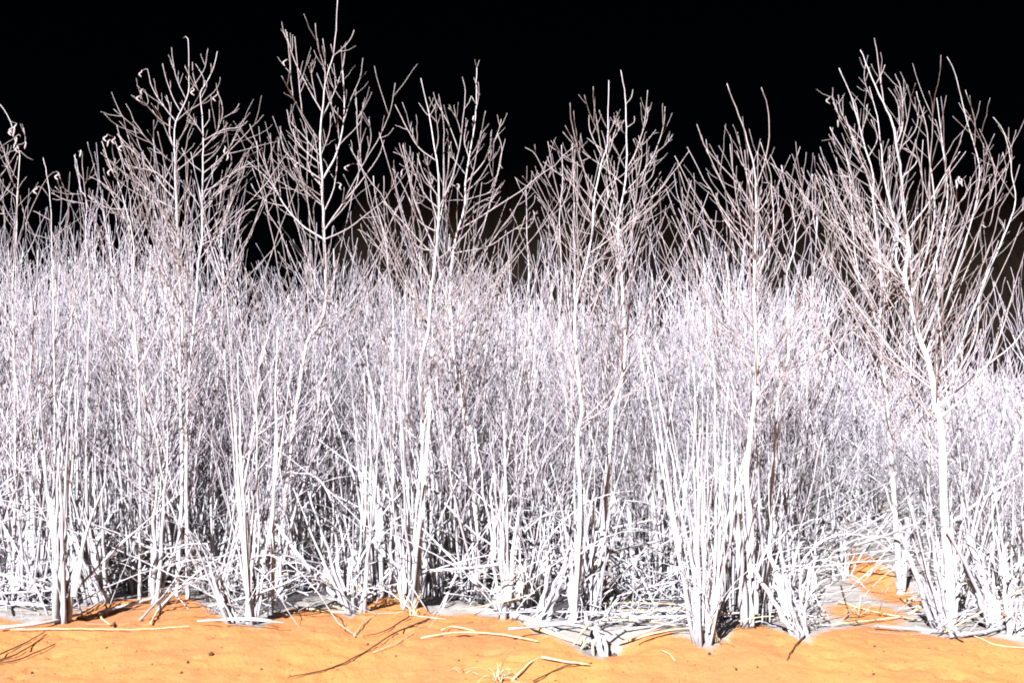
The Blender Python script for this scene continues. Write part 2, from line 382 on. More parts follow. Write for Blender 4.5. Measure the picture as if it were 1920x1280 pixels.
def sapling(label, trunk, w0, w1, branches, base_d=None, fill=10, fill_y=(480, 900), bw=4.6, twigs=(2, 5), seed=0, leaves=()):
    """trunk: pixel polyline from base to tip (base lies on the ground); branches: pixel polylines, first point on the wood"""
    global rng
    rng = np.random.default_rng(100 + seed)
    bx_, by_ = trunk[0]
    d0 = base_d if base_d else gd(bx_, by_)
    base = P(bx_, by_, d0)
    base[2] = zg(base[0], d0)
    root = thing('sapling', label, 'sapling', base)
    # trunk with a gentle wander in depth
    trunk = [(x + (rng.uniform(-6, 6) if i and 540 < y < 1050 and w0 < 20 else 0), y) for i, (x, y) in enumerate(trunk)]
    n = len(trunk); tp = []
    ph = rng.uniform(0, 6.28); lean = rng.uniform(-0.25, 0.25)
    for i, (x, y) in enumerate(trunk):
        t = i / (n - 1)
        tp.append(P(x, y, d0 + lean * t + 0.06 * math.sin(ph + 4 * t) * t) if i else base - np.array((0, 0, 0.07)))
    cur = catmull(tp, 0.05)
    s = np.linspace(0, 1, len(cur)); s = np.concatenate(([0], np.cumsum(np.linalg.norm(np.diff(cur, axis=0), axis=1)))); s /= s[-1]
    pr = d0 / F / 2
    cur[1:-1] += rng.normal(size=(len(cur) - 2, 3)) * 0.0012
    R = (w0 * (1 - s) ** 1.05 + w1 * 0.45 * (1 - (1 - s) ** 1.05)) * pr * 0.8
    R = R * (1 + 0.05 * rng.normal(size=len(R))); R[0] *= 1.2
    trunk_o = obj('trunk', tubes('trunk', (cur - base)[None], R[None], 8), M['bark'], root)
    pix = [(CX + p[0] * F / p[1], HY - (p[2] - CH) * F / p[1]) for p in cur]
    nodes_px = [np.array(pix)]; nodes_3d = [cur]; nodes_r = [R]
    made = []
    for br in branches:
        a_ = np.array(br[0])
        best = None
        for npx, n3, nr in zip(nodes_px, nodes_3d, nodes_r):
            dd = np.hypot(*(npx - a_).T); i = int(np.argmin(dd))
            if best is None or dd[i] < best[0]: best = (dd[i], n3[i], nr[i])
        st, sr = best[1], best[2]
        L2 = sum(math.hypot(br[i + 1][0] - br[i][0], br[i + 1][1] - br[i][1]) for i in range(len(br) - 1)) * d0 / F
        dz = rng.uniform(-0.55, 0.55) * L2
        pts = [st]; acc = 0
        for i in range(1, len(br)):
            acc = i / (len(br) - 1)
            pts.append(P(br[i][0], br[i][1], st[1] + dz * acc))
        if best[0] > 14: pts.insert(1, P(br[0][0], br[0][1], st[1] + dz * 0.05))
        c = catmull(pts, 0.035)
        c[1:] += np.cumsum(rng.normal(size=(len(c) - 1, 3)) * 0.0009, axis=0)
        t = np.linspace(0, 1, len(c))
        r0 = min(sr * 0.8, 0.62 * (bw * (0.45 + 0.75 * min(1.0, L2 / 0.7))) * pr); r1 = 1.0 * pr
        Rb = r0 * (1 - t) + min(r0, r1) * t
        Rb *= 1 + 0.05 * rng.normal(size=len(Rb))
        nodes_px.append(np.array([(CX + p[0] * F / p[1], HY - (p[2] - CH) * F / p[1]) for p in c])); nodes_3d.append(c); nodes_r.append(Rb)
        made.append((c, Rb, L2))
    ytop = min(p[1] for br in branches + [trunk] for p in br)
    row = lambda p: HY - (p[2] - CH) * F / p[1]
    # limbs that the crown below hides one behind the other: grown, not traced
    if fill:
        lo, hi = fill_y
        sel = [i for i, p in enumerate(pix) if lo <= p[1] <= hi]
        if sel:
            seg = cur[sel[0]:sel[-1] + 1]
            f1 = shoots([seg], fill, (0.45, 1.05), (28, 52), (0.02, 0.98), 0.45, 12, 0.3, 0.008)
            for c in f1:
                if row(c[-1]) < max(ytop + 110, 215): continue
                made.append((c, np.linspace(bw * 0.50, 1.0, 12) * pr, 0.7))
    for c, Rb, L2 in made:
        b = obj('branch', tubes('branch', (c - base)[None], Rb[None], 6), M['bark' if Rb[0] > 3.2 * pr else 'young_dimmed'], root)
        if L2 < 0.12: continue
        tw = shoots([c], twigs, (min(0.08, 0.15 * L2), min(0.42, 0.55 * L2)), (22, 45), (0.2, 0.9), 0.35, 6, 0.4, 0.02)
        if len(tw):
            for t_ in tw:
                if row(t_[-1]) < ytop + 25: continue
                obj('twig', tubes('twig', (t_ - base)[None], rad(1, 6, 1.25 * pr, 0.6 * pr, 0.15), 4), M['young_dimmed'], b)
    for lx, ly in leaves:                                 # withered leaves still curled on the twigs
        best = min(((float(np.hypot(*(npx[i] - (lx, ly)))), tuple(n3[i])) for npx, n3 in zip(nodes_px, nodes_3d) for i in [int(np.argmin(np.hypot(*(npx - np.array((lx, ly))).T)))]), key=lambda q_: q_[0])
        p0 = np.array(best[1]); p1 = P(lx, ly, p0[1] - 0.01)
        if best[0] > 40: p0 = p1 + np.array((0.02, 0, 0.015))
        cv = rng.uniform(-1, 1)
        c = catmull([p0, (p0 + p1) / 2 + np.array((0, 0, 0.008)), p1, p1 + np.array((-0.012 * cv - 0.006, -0.006, -0.014)), p1 + np.array((0.004 * cv, -0.01, -0.032))], 0.008)
        t = np.linspace(0, 1, len(c))
        obj('withered_leaf', ribbon_mesh('withered_leaf', c - base, 0.001 + 0.0055 * np.sin(np.pi * t) ** 0.8 * t, 0.6), M['young_dimmed'], root)
    return root

TREES = []
# A: left tree of the pair
sapling('tall bare sapling, left one of the close pair of straight trunks', [(330, 1118), (336, 900), (339, 686), (339, 614), (334, 498), (334, 460), (330, 360), (327.5, 279), (329, 229), (339, 210), (353, 174), (354, 138), (352.5, 74), (343, 72)], 12, 3, [
    z2((425, 530), (470, 490), (560, 430), (640, 360), (675, 310), (683, 275)), z2((410, 545), (330, 430), (300, 380), (265, 310), (248, 225), (215, 235)),
    z2((405, 575), (320, 525), (260, 460), (205, 390)), z2((465, 410), (430, 310), (405, 210), (392, 100)), z2((440, 480), (400, 400), (360, 290), (338, 190)),
    z2((490, 365), (545, 290), (590, 210), (610, 98)), z2((420, 800), (470, 720), (490, 620), (530, 520)), z2((425, 870), (500, 770), (600, 680), (690, 590), (725, 545)),
    z2((410, 945), (300, 850), (190, 820), (100, 795)), z2((405, 1000), (340, 930), (280, 830), (200, 690), (170, 570)), z2((395, 1080), (300, 1000), (210, 900), (120, 800), (85, 720)),
    z2((400, 780), (300, 700), (285, 600), (285, 530)), z2((400, 670), (350, 580), (320, 500), (290, 450)), z2((395, 770), (280, 680), (170, 570), (40, 460)),
    z2((415, 700), (380, 600), (385, 480), (360, 380)), z2((310, 860), (220, 780), (150, 700), (80, 625)), z2((420, 1080), (480, 960), (540, 900)), z2((405, 900), (350, 800), (330, 700), (305, 600)),
    z2((235, 440), (250, 420), (235, 365)), z2((430, 700), (480, 560), (490, 420))], fill=30, fill_y=(300, 860), seed=1, leaves=z2((210, 240), (215, 345), (200, 385), (90, 683), (525, 350)))
# B
sapling('tall bare sapling, right one of the close pair, with curved limbs reaching right', [(352, 1122), (354, 900), (352, 720), (359, 623), (369, 576), (373, 482), (378, 460), (380, 360), (381, 279), (380, 229), (376, 176), (384, 160), (400, 129), (407.5, 97)], 11, 3, [
    z2((580, 610), (530, 550), (480, 480), (440, 420)), z2((585, 690), (650, 620), (690, 520), (695, 430), (668, 355)), z2((700, 525), (760, 480), (793, 433)), z2((585, 660), (700, 585), (800, 570), (845, 530)),
    z2((590, 590), (615, 530), (617, 470)), z2((580, 780), (660, 720), (705, 640), (705, 600)), z2((575, 990), (650, 920), (760, 840), (890, 765)), z2((580, 960), (690, 900), (750, 790), (745, 720), (715, 690)),
    z2((585, 750), (640, 720), (680, 665)), z2((565, 365), (590, 300), (535, 195)), z2((590, 310), (630, 250), (628, 190)), z2((570, 400), (600, 330), (595, 290)), z2((562, 365), (510, 290), (468, 210)),
    z2((545, 330), (520, 260), (513, 183)), z2((572, 860), (500, 780), (450, 700)), z2((575, 870), (640, 800), (690, 770)), z2((568, 1100), (640, 1000), (720, 930), (765, 940)), z2((570, 1050), (500, 960), (440, 890), (430, 920)),
    z2((572, 1180), (660, 1080), (685, 960), (690, 910)), z2((565, 1250), (680, 1140), (735, 1040), (760, 945)), z2((560, 1280), (700, 1210), (830, 1080), (890, 1072))], fill=26, fill_y=(300, 860), seed=2, leaves=z2((725, 740), (655, 385), (712, 700)))
# C
sapling('tallest bare sapling, its top twig touching the upper edge of the picture', [(522, 1120), (540, 900), (560, 760), (579, 645), (596, 607), (607, 560), (611, 514), (608, 450), (605, 369), (604, 338), (601, 281), (600.5, 253), (604, 211), (610, 158), (624, 105), (630, 56), (633, 0)], 15, 3, [
    z3((500, 300), (560, 245), (595, 200), (612, 158)), z3((470, 400), (440, 330), (415, 230), (405, 125)), z3((455, 430), (455, 300), (446, 210)), z3((495, 290), (485, 235)), z3((440, 625), (500, 500), (545, 370), (558, 280)),
    z3((445, 955), (510, 830), (540, 720), (555, 600), (550, 450), (545, 370)), z3((545, 650), (590, 530), (640, 410), (653, 305)), z3((530, 780), (600, 700), (650, 630), (653, 548)), z3((425, 750), (330, 610), (270, 500), (220, 408)),
    z3((430, 600), (350, 440), (290, 310), (248, 160)), z3((280, 515), (265, 350), (250, 170)), z3((330, 600), (310, 400), (288, 192)), z3((410, 540), (382, 400), (386, 320)), z3((450, 480), (430, 440), (408, 388)),
    z3((540, 655), (490, 560), (455, 450)), z3((430, 840), (350, 740), (270, 650), (250, 583)), z3((430, 900), (320, 780), (265, 680), (250, 600)), z3((445, 1270), (330, 1200), (240, 1100), (160, 970), (35, 860)),
    z3((215, 1060), (130, 880), (85, 760), (52, 655)), z3((215, 1060), (150, 920), (110, 780), (97, 680)), z3((200, 1000), (170, 840), (160, 708)), z3((210, 1060), (205, 900), (205, 740)), z3((430, 960), (260, 830), (225, 760), (215, 692)),
    z3((450, 1220), (560, 1070), (650, 960), (740, 840), (770, 750)), z3((540, 1090), (650, 890), (740, 740), (800, 600), (825, 448)), z3((745, 745), (790, 720), (820, 680)), z3((660, 870), (700, 740), (687, 632)),
    z3((450, 1270), (560, 1230), (650, 1170), (780, 1060), (850, 920)), z3((650, 880), (625, 700), (620, 590), (615, 480)), z3((240, 1110), (150, 1080), (90, 1040), (58, 985)), z3((435, 830), (480, 700), (485, 600)),
    z3((440, 1100), (360, 1000), (300, 880), (290, 780)), z3((440, 1130), (500, 1000), (520, 880), (515, 770)), z3((430, 1000), (370, 900), (365, 760), (345, 690)), z3((440, 1060), (380, 1010), (280, 930), (250, 830)),
    z3((470, 1200), (590, 1060), (630, 900), (580, 770))], fill=32, fill_y=(300, 860), seed=3, leaves=z3((240, 325), (310, 870), (575, 885), (540, 985)))
# D
sapling('bare sapling with a forked leader and small side spurs near its left tip', [(775, 1138), (786, 980), (790, 820), (791, 692), (807, 623), (810, 545), (815, 500), (823, 391), (822, 344), (819, 303), (809, 241), (803, 206), (789, 147)], 14, 3, [
    z4((270, 360), (240, 345), (210, 293)), z4((275, 370), (305, 330), (318, 288)), z4((268, 330), (290, 290), (297, 268)), z4((320, 620), (325, 500), (315, 400), (305, 310)), z4((315, 660), (210, 570), (140, 450), (72, 312)),
    z4((150, 465), (163, 410)), z4((172, 505), (170, 440)), z4((335, 910), (400, 770), (440, 620), (465, 430), (482, 230), (462, 145)), z4((480, 350), (510, 300), (525, 260)), z4((450, 500), (430, 370), (390, 322)),
    z4((350, 860), (362, 560), (358, 400), (330, 245)), z4((440, 600), (400, 450), (360, 370), (320, 300)), z4((315, 1100), (210, 1000), (120, 800), (50, 690)), z4((300, 1180), (180, 900), (140, 740), (80, 545)),
    z4((325, 860), (240, 720), (200, 600)), z4((240, 880), (210, 720), (150, 640), (64, 595)), z4((305, 1200), (200, 1160), (80, 1010), (0, 890)), z4((328, 780), (270, 700), (262, 620)), z4((330, 930), (250, 850), (190, 720), (155, 625)),
    z4((340, 880), (385, 700), (390, 560)), z4((365, 560), (390, 500), (380, 455)), z4((310, 1000), (280, 850), (300, 740)), z4((320, 950), (220, 900), (170, 800))], fill=30, fill_y=(330, 860), seed=4)
# E
sapling('bare sapling with a tiny forked tip above a straight upper leader', [(900, 1128), (890, 960), (879, 820), (866, 748), (851, 670), (846, 545), (847, 500), (854, 447), (870, 394), (873, 344), (879, 297), (890, 237), (893, 194), (894, 127)], 13, 3, [
    z4((557, 85), (548, 60), (543, 40)), z4((557, 85), (565, 60), (570, 42)), z4((558, 340), (570, 240), (563, 170)), z4((552, 315), (525, 258)), z4((515, 640), (575, 520), (608, 350)), z4((495, 790), (600, 650), (680, 490), (703, 405)),
    z4((688, 480), (705, 560), (695, 690), (650, 800)), z4((600, 660), (635, 560), (640, 475)), z4((505, 700), (560, 600), (578, 575)), z4((495, 840), (570, 760), (630, 650), (640, 590)), z4((620, 770), (655, 700), (658, 550)),
    z4((420, 1200), (620, 1160), (760, 1070), (896, 990)), z4((490, 740), (440, 660), (390, 580)), z4((480, 880), (430, 800), (400, 790)), z4((485, 900), (560, 860), (640, 830), (690, 720)), z4((470, 960), (560, 900), (650, 860), (700, 830)),
    z4((450, 1060), (540, 950), (620, 900)), z4((480, 900), (420, 880), (380, 885)), z4((540, 470), (530, 420)), z4((510, 620), (480, 520), (500, 400)), z4((430, 1110), (390, 1000), (370, 860), (400, 800))], fill=30, fill_y=(330, 860), seed=5, leaves=z4((538, 380), (448, 788), (105, 712)))
# H
sapling('thin pale sapling left of the two leaning trunks, forked low in the crown', [(1062, 1100), (1058, 800), (1054, 640), (1053, 520), (1049, 414), (1055, 339), (1053, 272)], 8, 3, [
    z5((228, 900), (280, 760), (305, 600), (300, 480)), z5((235, 850), (140, 680), (75, 550), (10, 505)), z5((75, 550), (70, 487)), z5((222, 950), (140, 850), (40, 720), (0, 670)), z5((225, 1060), (160, 940), (130, 860), (85, 800)),
    z5((235, 780), (250, 700), (225, 645)), z5((100, 610), (123, 625)), z5((225, 1100), (170, 1030), (150, 970))], fill=7, bw=4.0, seed=6)
# F
sapling('bare sapling leaning right with a long straight topmost twig', [(1075, 1166), (1086, 960), (1083, 820), (1091, 773), (1080, 686), (1078, 614), (1089, 545), (1100, 492), (1110, 439), (1113, 386), (1124, 323), (1133, 289), (1139, 270), (1141.5, 151)], 13, 3, [
    z5((515, 470), (550, 440), (610, 340)), z5((515, 385), (470, 320), (455, 275)), z5((485, 560), (430, 270), (423, 138)), z5((460, 440), (400, 290), (377, 192)), z5((450, 560), (405, 400), (397, 305)),
    z5((420, 860), (370, 660), (320, 470), (290, 330), (279, 230)), z5((320, 490), (285, 420), (253, 367)), z5((325, 500), (280, 455), (240, 410)), z5((350, 620), (240, 545), (160, 487)), z5((225, 520), (170, 460)), z5((400, 560), (365, 520), (350, 435)),
    z5((415, 900), (310, 740), (175, 630), (122, 590)), z5((180, 640), (145, 557)), z5((330, 780), (305, 600), (290, 480)), z5((430, 890), (500, 750), (620, 650), (700, 560)), z5((400, 800), (300, 680), (250, 625)), z5((510, 440), (560, 330), (570, 295)),
    [(1094, 517), (1125, 485), (1157, 450), (1190, 420)], z5((420, 960), (350, 880), (310, 700), (320, 510)), z5((465, 640), (510, 560), (545, 440), (575, 320)), z5((415, 1000), (340, 1000), (270, 900), (275, 870)),
    z5((495, 520), (430, 480), (388, 447)), z5((150, 650), (150, 690), (178, 640))], fill=28, fill_y=(330, 860), seed=7, leaves=z5((515, 770), (530, 950)))
# G
sapling('bare sapling with a bent lower trunk and limbs spreading right over the dark hill', [(1118, 1138), (1130, 950), (1144, 807), (1153, 764), (1169, 707), (1176, 657), (1175, 595), (1164, 498), (1159, 420), (1169, 364), (1174, 320), (1175, 254), (1172, 182), (1164, 132)], 15, 3, [
    z5((622, 260), (650, 200), (660, 153)), z5((620, 430), (575, 380), (545, 310)), z5((628, 400), (670, 350), (673, 310)), z5((625, 640), (690, 510), (730, 370), (750, 157)), z5((705, 450), (745, 330), (745, 260)), z5((690, 505), (750, 460), (797, 397)),
    z5((612, 800), (710, 660), (790, 540), (845, 380), (857, 245)), z5((790, 550), (850, 490), (897, 432)), z5((630, 800), (760, 700), (800, 600), (806, 550)), z5((595, 960), (700, 830), (790, 710), (833, 645)), z5((735, 735), (775, 800), (775, 880), (750, 980), (715, 1090)),
    z5((700, 680), (715, 540), (693, 430)), z5((605, 750), (520, 640), (470, 600), (360, 520)), z5((580, 950), (440, 760), (370, 640)), z5((590, 880), (545, 780), (515, 640), (495, 480), (470, 400)), z5((580, 1100), (450, 960), (350, 800), (300, 700)),
    z5((578, 1000), (660, 900), (685, 700), (660, 560)), z5((625, 640), (570, 540), (520, 440)), z5((575, 1050), (650, 960), (740, 870), (700, 820)), z5((625, 700), (700, 570), (660, 450)), z5((590, 900), (520, 760), (490, 660)), z5((770, 570), (770, 535)),
    z5((585, 1150), (480, 1010), (420, 950), (400, 890)), z5((585, 1200), (680, 1080), (720, 960), (730, 900))], fill=32, fill_y=(360, 860), seed=8)
# small bushy-topped sapling
sapling('short sapling with a tuft of fine crowded twigs at its tip', [(1000, 1100), (992, 760), (988, 560), (988, 430), (986, 355)], 6, 3, [
    z5((20, 780), (60, 720), (100, 650)), z5((30, 760), (70, 700), (90, 640)), z5((35, 740), (55, 680), (60, 645)), z5((50, 730), (85, 700), (112, 655)), z5((20, 800), (-20, 740), (-40, 690)), z5((25, 880), (70, 830), (75, 790)), z5((25, 1000), (70, 930), (60, 880))], fill=4, bw=3.4, seed=9)
# I
sapling('bare sapling with two long bare whips spreading like a V', [(1408, 1172), (1404, 1000), (1400, 900), (1409, 779), (1419, 701), (1417, 545), (1417, 440), (1417.5, 355), (1412.8, 311), (1397, 249), (1380, 202), (1363, 157)], 17, 3, [
    z6((440, 715), (490, 560), (517, 400), (505, 220), (468, 100)), z6((435, 860), (330, 690), (200, 550), (120, 450), (77, 330)), z6((140, 475), (142, 420)), z6((430, 1000), (310, 830), (220, 650), (140, 480)), z6((430, 740), (405, 660), (405, 610), (360, 570), (325, 490)),
    z6((420, 860), (370, 600), (325, 385)), z6((438, 1200), (545, 1000), (535, 700), (525, 590), (478, 440)), z6((440, 860), (360, 760), (335, 675)), z6((435, 1050), (340, 900), (300, 860), (310, 780)), z6((440, 1100), (300, 950), (210, 800), (212, 735)),
    z6((440, 900), (500, 790), (530, 690), (484, 680)), z6((438, 1180), (330, 1040), (250, 900), (240, 950)), z6((440, 1040), (520, 900), (470, 800), (480, 720))], fill=32, fill_y=(400, 860), seed=10)
# J
sapling('slender leaning sapling between the V of whips and the broad bush', [(1432, 1150), (1452, 900), (1466, 720), (1478, 670), (1476, 560), (1474, 517), (1492, 458), (1486, 392), (1474, 355), (1465, 310)], 11, 3, [
    z6((685, 1020), (740, 820), (750, 770)), z6((655, 820), (670, 720), (678, 660)), z6((630, 1200), (520, 1000), (450, 850), (440, 760)), z6((680, 1060), (780, 900), (803, 640)), z6((780, 880), (830, 790), (750, 605)), z6((660, 850), (580, 760), (530, 700)),
    z6((670, 900), (730, 850), (700, 700), (685, 700)), z6((790, 720), (750, 690), (714, 592)), z6((625, 1230), (540, 1050), (490, 930), (480, 840)), z6((650, 1140), (600, 1020), (600, 870))], fill=30, fill_y=(400, 860), seed=11)
# K: the big one
sapling('thick pale trunk of the broadest tree, leaning left and forking high, right of centre', [(1786, 1182), (1781, 1085), (1772, 980), (1768, 880), (1766, 820), (1755, 751), (1746, 701), (1735, 664), (1717.5, 614), (1708, 561), (1696, 523), (1704, 470), (1701, 451), (1695, 397), (1689, 335), (1687, 310), (1681, 272), (1673, 232), (1656, 194), (1640, 160), (1623, 116), (1613, 94)], 25, 3.4, [
    [(1696, 523), (1680, 489), (1683, 439), (1673, 397), (1657, 326), (1651, 263), (1645, 222), (1636, 191), (1628, 166)], z7((435, 430), (425, 330), (405, 160), (385, 40)), z7((390, 310), (430, 240), (447, 195)), z7((410, 290), (385, 240), (365, 195)), z7((375, 420), (335, 330), (320, 260), (330, 180)), z7((345, 345), (310, 350), (282, 328)),
    z7((520, 700), (555, 540), (540, 340), (505, 252)), z7((545, 600), (520, 430), (465, 337)), z7((553, 560), (545, 430), (503, 327)), z7((530, 740), (590, 480), (597, 380), (577, 317)), z7((540, 680), (620, 600), (640, 510), (610, 433)),
    [(1742, 667), (1761, 601), (1780, 545), (1802, 476), (1827, 390), (1836, 315), (1817, 240), (1802, 181), (1789, 134), (1774, 106)], z8((480, 620), (470, 430), (420, 252)), [(1758, 714), (1792, 667), (1824, 582), (1852, 511), (1886, 429), (1904, 371), (1896, 318), (1894, 290), (1880, 243), (1861, 217)],
    z8((710, 915), (600, 720), (520, 560), (470, 440), (422, 352)), z8((690, 740), (690, 600), (640, 490)), z8((690, 1040), (768, 955), (800, 900)), z8((480, 1000), (525, 830), (555, 690)), z8((510, 900), (525, 760), (520, 580)),
    [(1696, 535), (1667, 507), (1630, 482), (1592, 451), (1551, 397), (1532, 350), (1520, 330)], [(1749, 732), (1699, 689), (1655, 636), (1617, 589), (1552, 501)],
    [(1708, 561), (1735, 480), (1752, 400), (1742, 300), (1735, 240), (1716, 174)], [(1735, 470), (1745, 330), (1751, 210), (1744, 170)], [(1717, 600), (1750, 500), (1775, 380), (1766, 270), (1754, 183)], [(1765, 300), (1758, 240), (1753, 226)],
    [(1700, 440), (1740, 380), (1770, 330), (1800, 285)], [(1746, 640), (1800, 500), (1840, 420), (1862, 340), (1880, 286)], z8((560, 1070), (600, 900), (595, 750), (580, 655)), z8((600, 960), (660, 760), (640, 630)), z8((640, 1180), (650, 1080), (605, 1015)),
    [(1766, 790), (1830, 720), (1880, 620), (1905, 540), (1925, 470)], [(1760, 770), (1840, 690), (1900, 640), (1950, 560)], [(1702, 470), (1660, 420), (1640, 380), (1625, 330)], [(1690, 335), (1720, 300), (1700, 280), (1694, 279)],
    [(1755, 751), (1800, 690), (1830, 620), (1838, 540), (1870, 450)], [(1730, 650), (1760, 560), (1765, 480), (1790, 400), (1793, 340)], [(1717, 610), (1690, 560), (1650, 540), (1600, 480)]], fill=46, fill_y=(380, 900), bw=5.6, twigs=(2, 5), seed=12, leaves=z8((380, 775), (362, 805), (395, 790)))
# L
sapling('second trunk of the broad bush, upright, left of the thick leaning trunk', [(1690, 1112), (1686, 1000), (1680, 920), (1672, 820), (1658, 717), (1650, 626), (1647, 545), (1649, 482), (1645, 450), (1637, 372), (1636, 326), (1623, 279), (1607, 222), (1595, 179), (1573, 128)], 15, 3.2, [
    [(1652, 626), (1630, 560), (1611, 520), (1600, 440), (1595, 360), (1587, 294), (1567, 257), (1557, 236)], z7((220, 850), (180, 760), (110, 620)), z7((110, 640), (90, 650), (65, 655)), z7((310, 660), (200, 540), (150, 460), (133, 393), (103, 415)), z7((300, 660), (190, 500), (165, 370)), z7((310, 620), (335, 500), (338, 440)),
    z7((290, 560), (270, 440), (250, 400)), z7((340, 720), (260, 640), (200, 560), (165, 535)), z7((375, 900), (300, 720), (250, 620)), z7((375, 950), (260, 860), (230, 770), (230, 710)), z7((360, 760), (400, 640), (362, 530)), z7((390, 1150), (280, 1000), (240, 870), (185, 855)),
    [(1648, 500), (1600, 430), (1570, 370), (1555, 320)], [(1650, 600), (1590, 500), (1560, 420), (1548, 330)], [(1655, 680), (1600, 590), (1560, 500), (1545, 430)], z7((375, 1000), (420, 900), (430, 760), (470, 640)), z7((330, 1180), (330, 1080), (240, 960), (215, 890)),
    [(1646, 540), (1680, 440), (1665, 350), (1668, 290)], [(1660, 730), (1620, 640), (1580, 580), (1530, 440), (1523, 330)], [(1668, 800), (1600, 700), (1560, 640), (1510, 520)]], fill=42, fill_y=(380, 900), bw=4.8, twigs=(2, 5), seed=13, leaves=z7((110, 400), (163, 540)))
# left edge
sapling('sapling cut by the left edge with shrivelled leaves at its top', [(24, 1130), (26, 800), (28, 560), (30, 450), (33, 357), (37, 291), (31, 272), (20, 229), (0, 196)], 8, 2.6, [
    z1((100, 900), (70, 840), (0, 660)), z1((-30, 1080), (20, 980), (70, 880), (110, 740)), z1((110, 700), (60, 720), (0, 760)), z1((95, 690), (150, 660), (140, 575)), z1((115, 720), (160, 750), (200, 770)), z1((100, 920), (60, 860), (30, 720)), z1((60, 620), (20, 680), (-20, 740)),
    z1((70, 560), (85, 545), (105, 556)), z1((90, 620), (110, 615), (122, 632)), z1((100, 700), (50, 800), (0, 870)), z1((105, 950), (130, 900), (155, 870)), z1((100, 1000), (30, 930), (-10, 860))], fill=6, bw=3.8, seed=14, leaves=z1((75, 575), (100, 640), (90, 670), (110, 690), (85, 600), (95, 560), (155, 670), (70, 590)))
sapling('thin straight whip near the left edge, standing free above the reeds', [(98, 1135), (100, 800), (98, 560), (97, 450), (94, 372), (87.5, 326), (81, 296)], 6, 2.6, [
    z1((310, 1130), (220, 1080), (200, 1070)), z1((300, 1010), (260, 940), (225, 930), (215, 945)), z1((312, 1250), (400, 1150), (400, 1000), (345, 850)), z1((300, 1230), (160, 1180), (220, 1000), (290, 870), (340, 838), (358, 860))], fill=5, bw=3.2, seed=15, leaves=z1((222, 940), (350, 855)))
sapling('small three-pronged sapling between the left whip and the bushy sapling', [(165, 1128), (166, 800), (163, 560), (161, 450), (162, 372), (153, 360), (147, 320), (139, 291)], 8, 2.6, [
    z1((520, 1000), (495, 780), (500, 720), (475, 718)), z1((500, 940), (530, 870), (563, 790)), z1((490, 990), (390, 970), (335, 925)), z1((515, 1050), (400, 1010), (310, 970)), z1((520, 1050), (600, 1180), (650, 1260)), z1((455, 900), (455, 800), (454, 737)), z1((520, 1080), (580, 1050), (530, 985))], fill=6, bw=3.8, seed=16, leaves=z1((485, 718),))
sapling('bushy low sapling with curled withered leaf tips, left of the close pair', [(262, 1125), (258, 800), (254, 560), (250, 450), (225, 354), (206, 310), (191, 265)], 9, 2.6, [
    z1((750, 1000), (690, 800), (675, 690), (685, 640), (650, 620)), z1((720, 900), (650, 800), (615, 705)), z1((790, 1200), (690, 1000), (620, 860)), z1((800, 1250), (780, 1000), (740, 800), (690, 660)), z1((760, 1020), (620, 910), (540, 870)), z1((790, 1100), (830, 900), (820, 760), (750, 680), (718, 685)),
    z1((780, 1150), (680, 1080), (620, 1000)), z1((730, 950), (700, 850), (693, 765)), z1((800, 1200), (860, 980), (830, 800), (800, 700)), z1((810, 1250), (900, 1050), (920, 900)), z1((720, 920), (780, 850), (725, 625)), z1((770, 1050), (640, 1050), (530, 980)), z1((790, 1100), (900, 960), (880, 820), (860, 760))], fill=10, bw=4.0, twigs=(2, 5), seed=17, leaves=z1((650, 655), (660, 830), (730, 685), (640, 625), (690, 640)))
sapling('thin two-stemmed sapling standing before the gap above the centre-left brush', [(735, 1110), (733, 760), (731, 560), (728, 500), (722, 450), (705, 380), (700, 330)], 7, 2.6, [
    [(728, 500), (712, 455), (698, 415)], [(730, 500), (740, 440), (743, 390)], [(733, 520), (722, 420), (720, 330)], [(731, 560), (750, 480), (740, 430)], [(727, 480), (690, 440), (672, 430)]], fill=5, bw=3.6, seed=18)

# ------------------------------------------------------------------ thicket shrubs: prototypes, then copies
TOP = [(-300, 440), (0, 425), (90, 440), (140, 485), (200, 455), (300, 455), (420, 500), (490, 570), (540, 510), (640, 520), (720, 540), (800, 530), (880, 560), (930, 500), (1000, 455), (1060, 500), (1130, 590), (1180, 590), (1230, 490), (1290, 455), (1350, 470), (1420, 500), (1490, 600), (1560, 690), (1640, 720), (1750, 740), (1850, 735), (2200, 720)]
tx = np.array([t[0] for t in TOP], float); ty = np.array([t[1] for t in TOP], float)

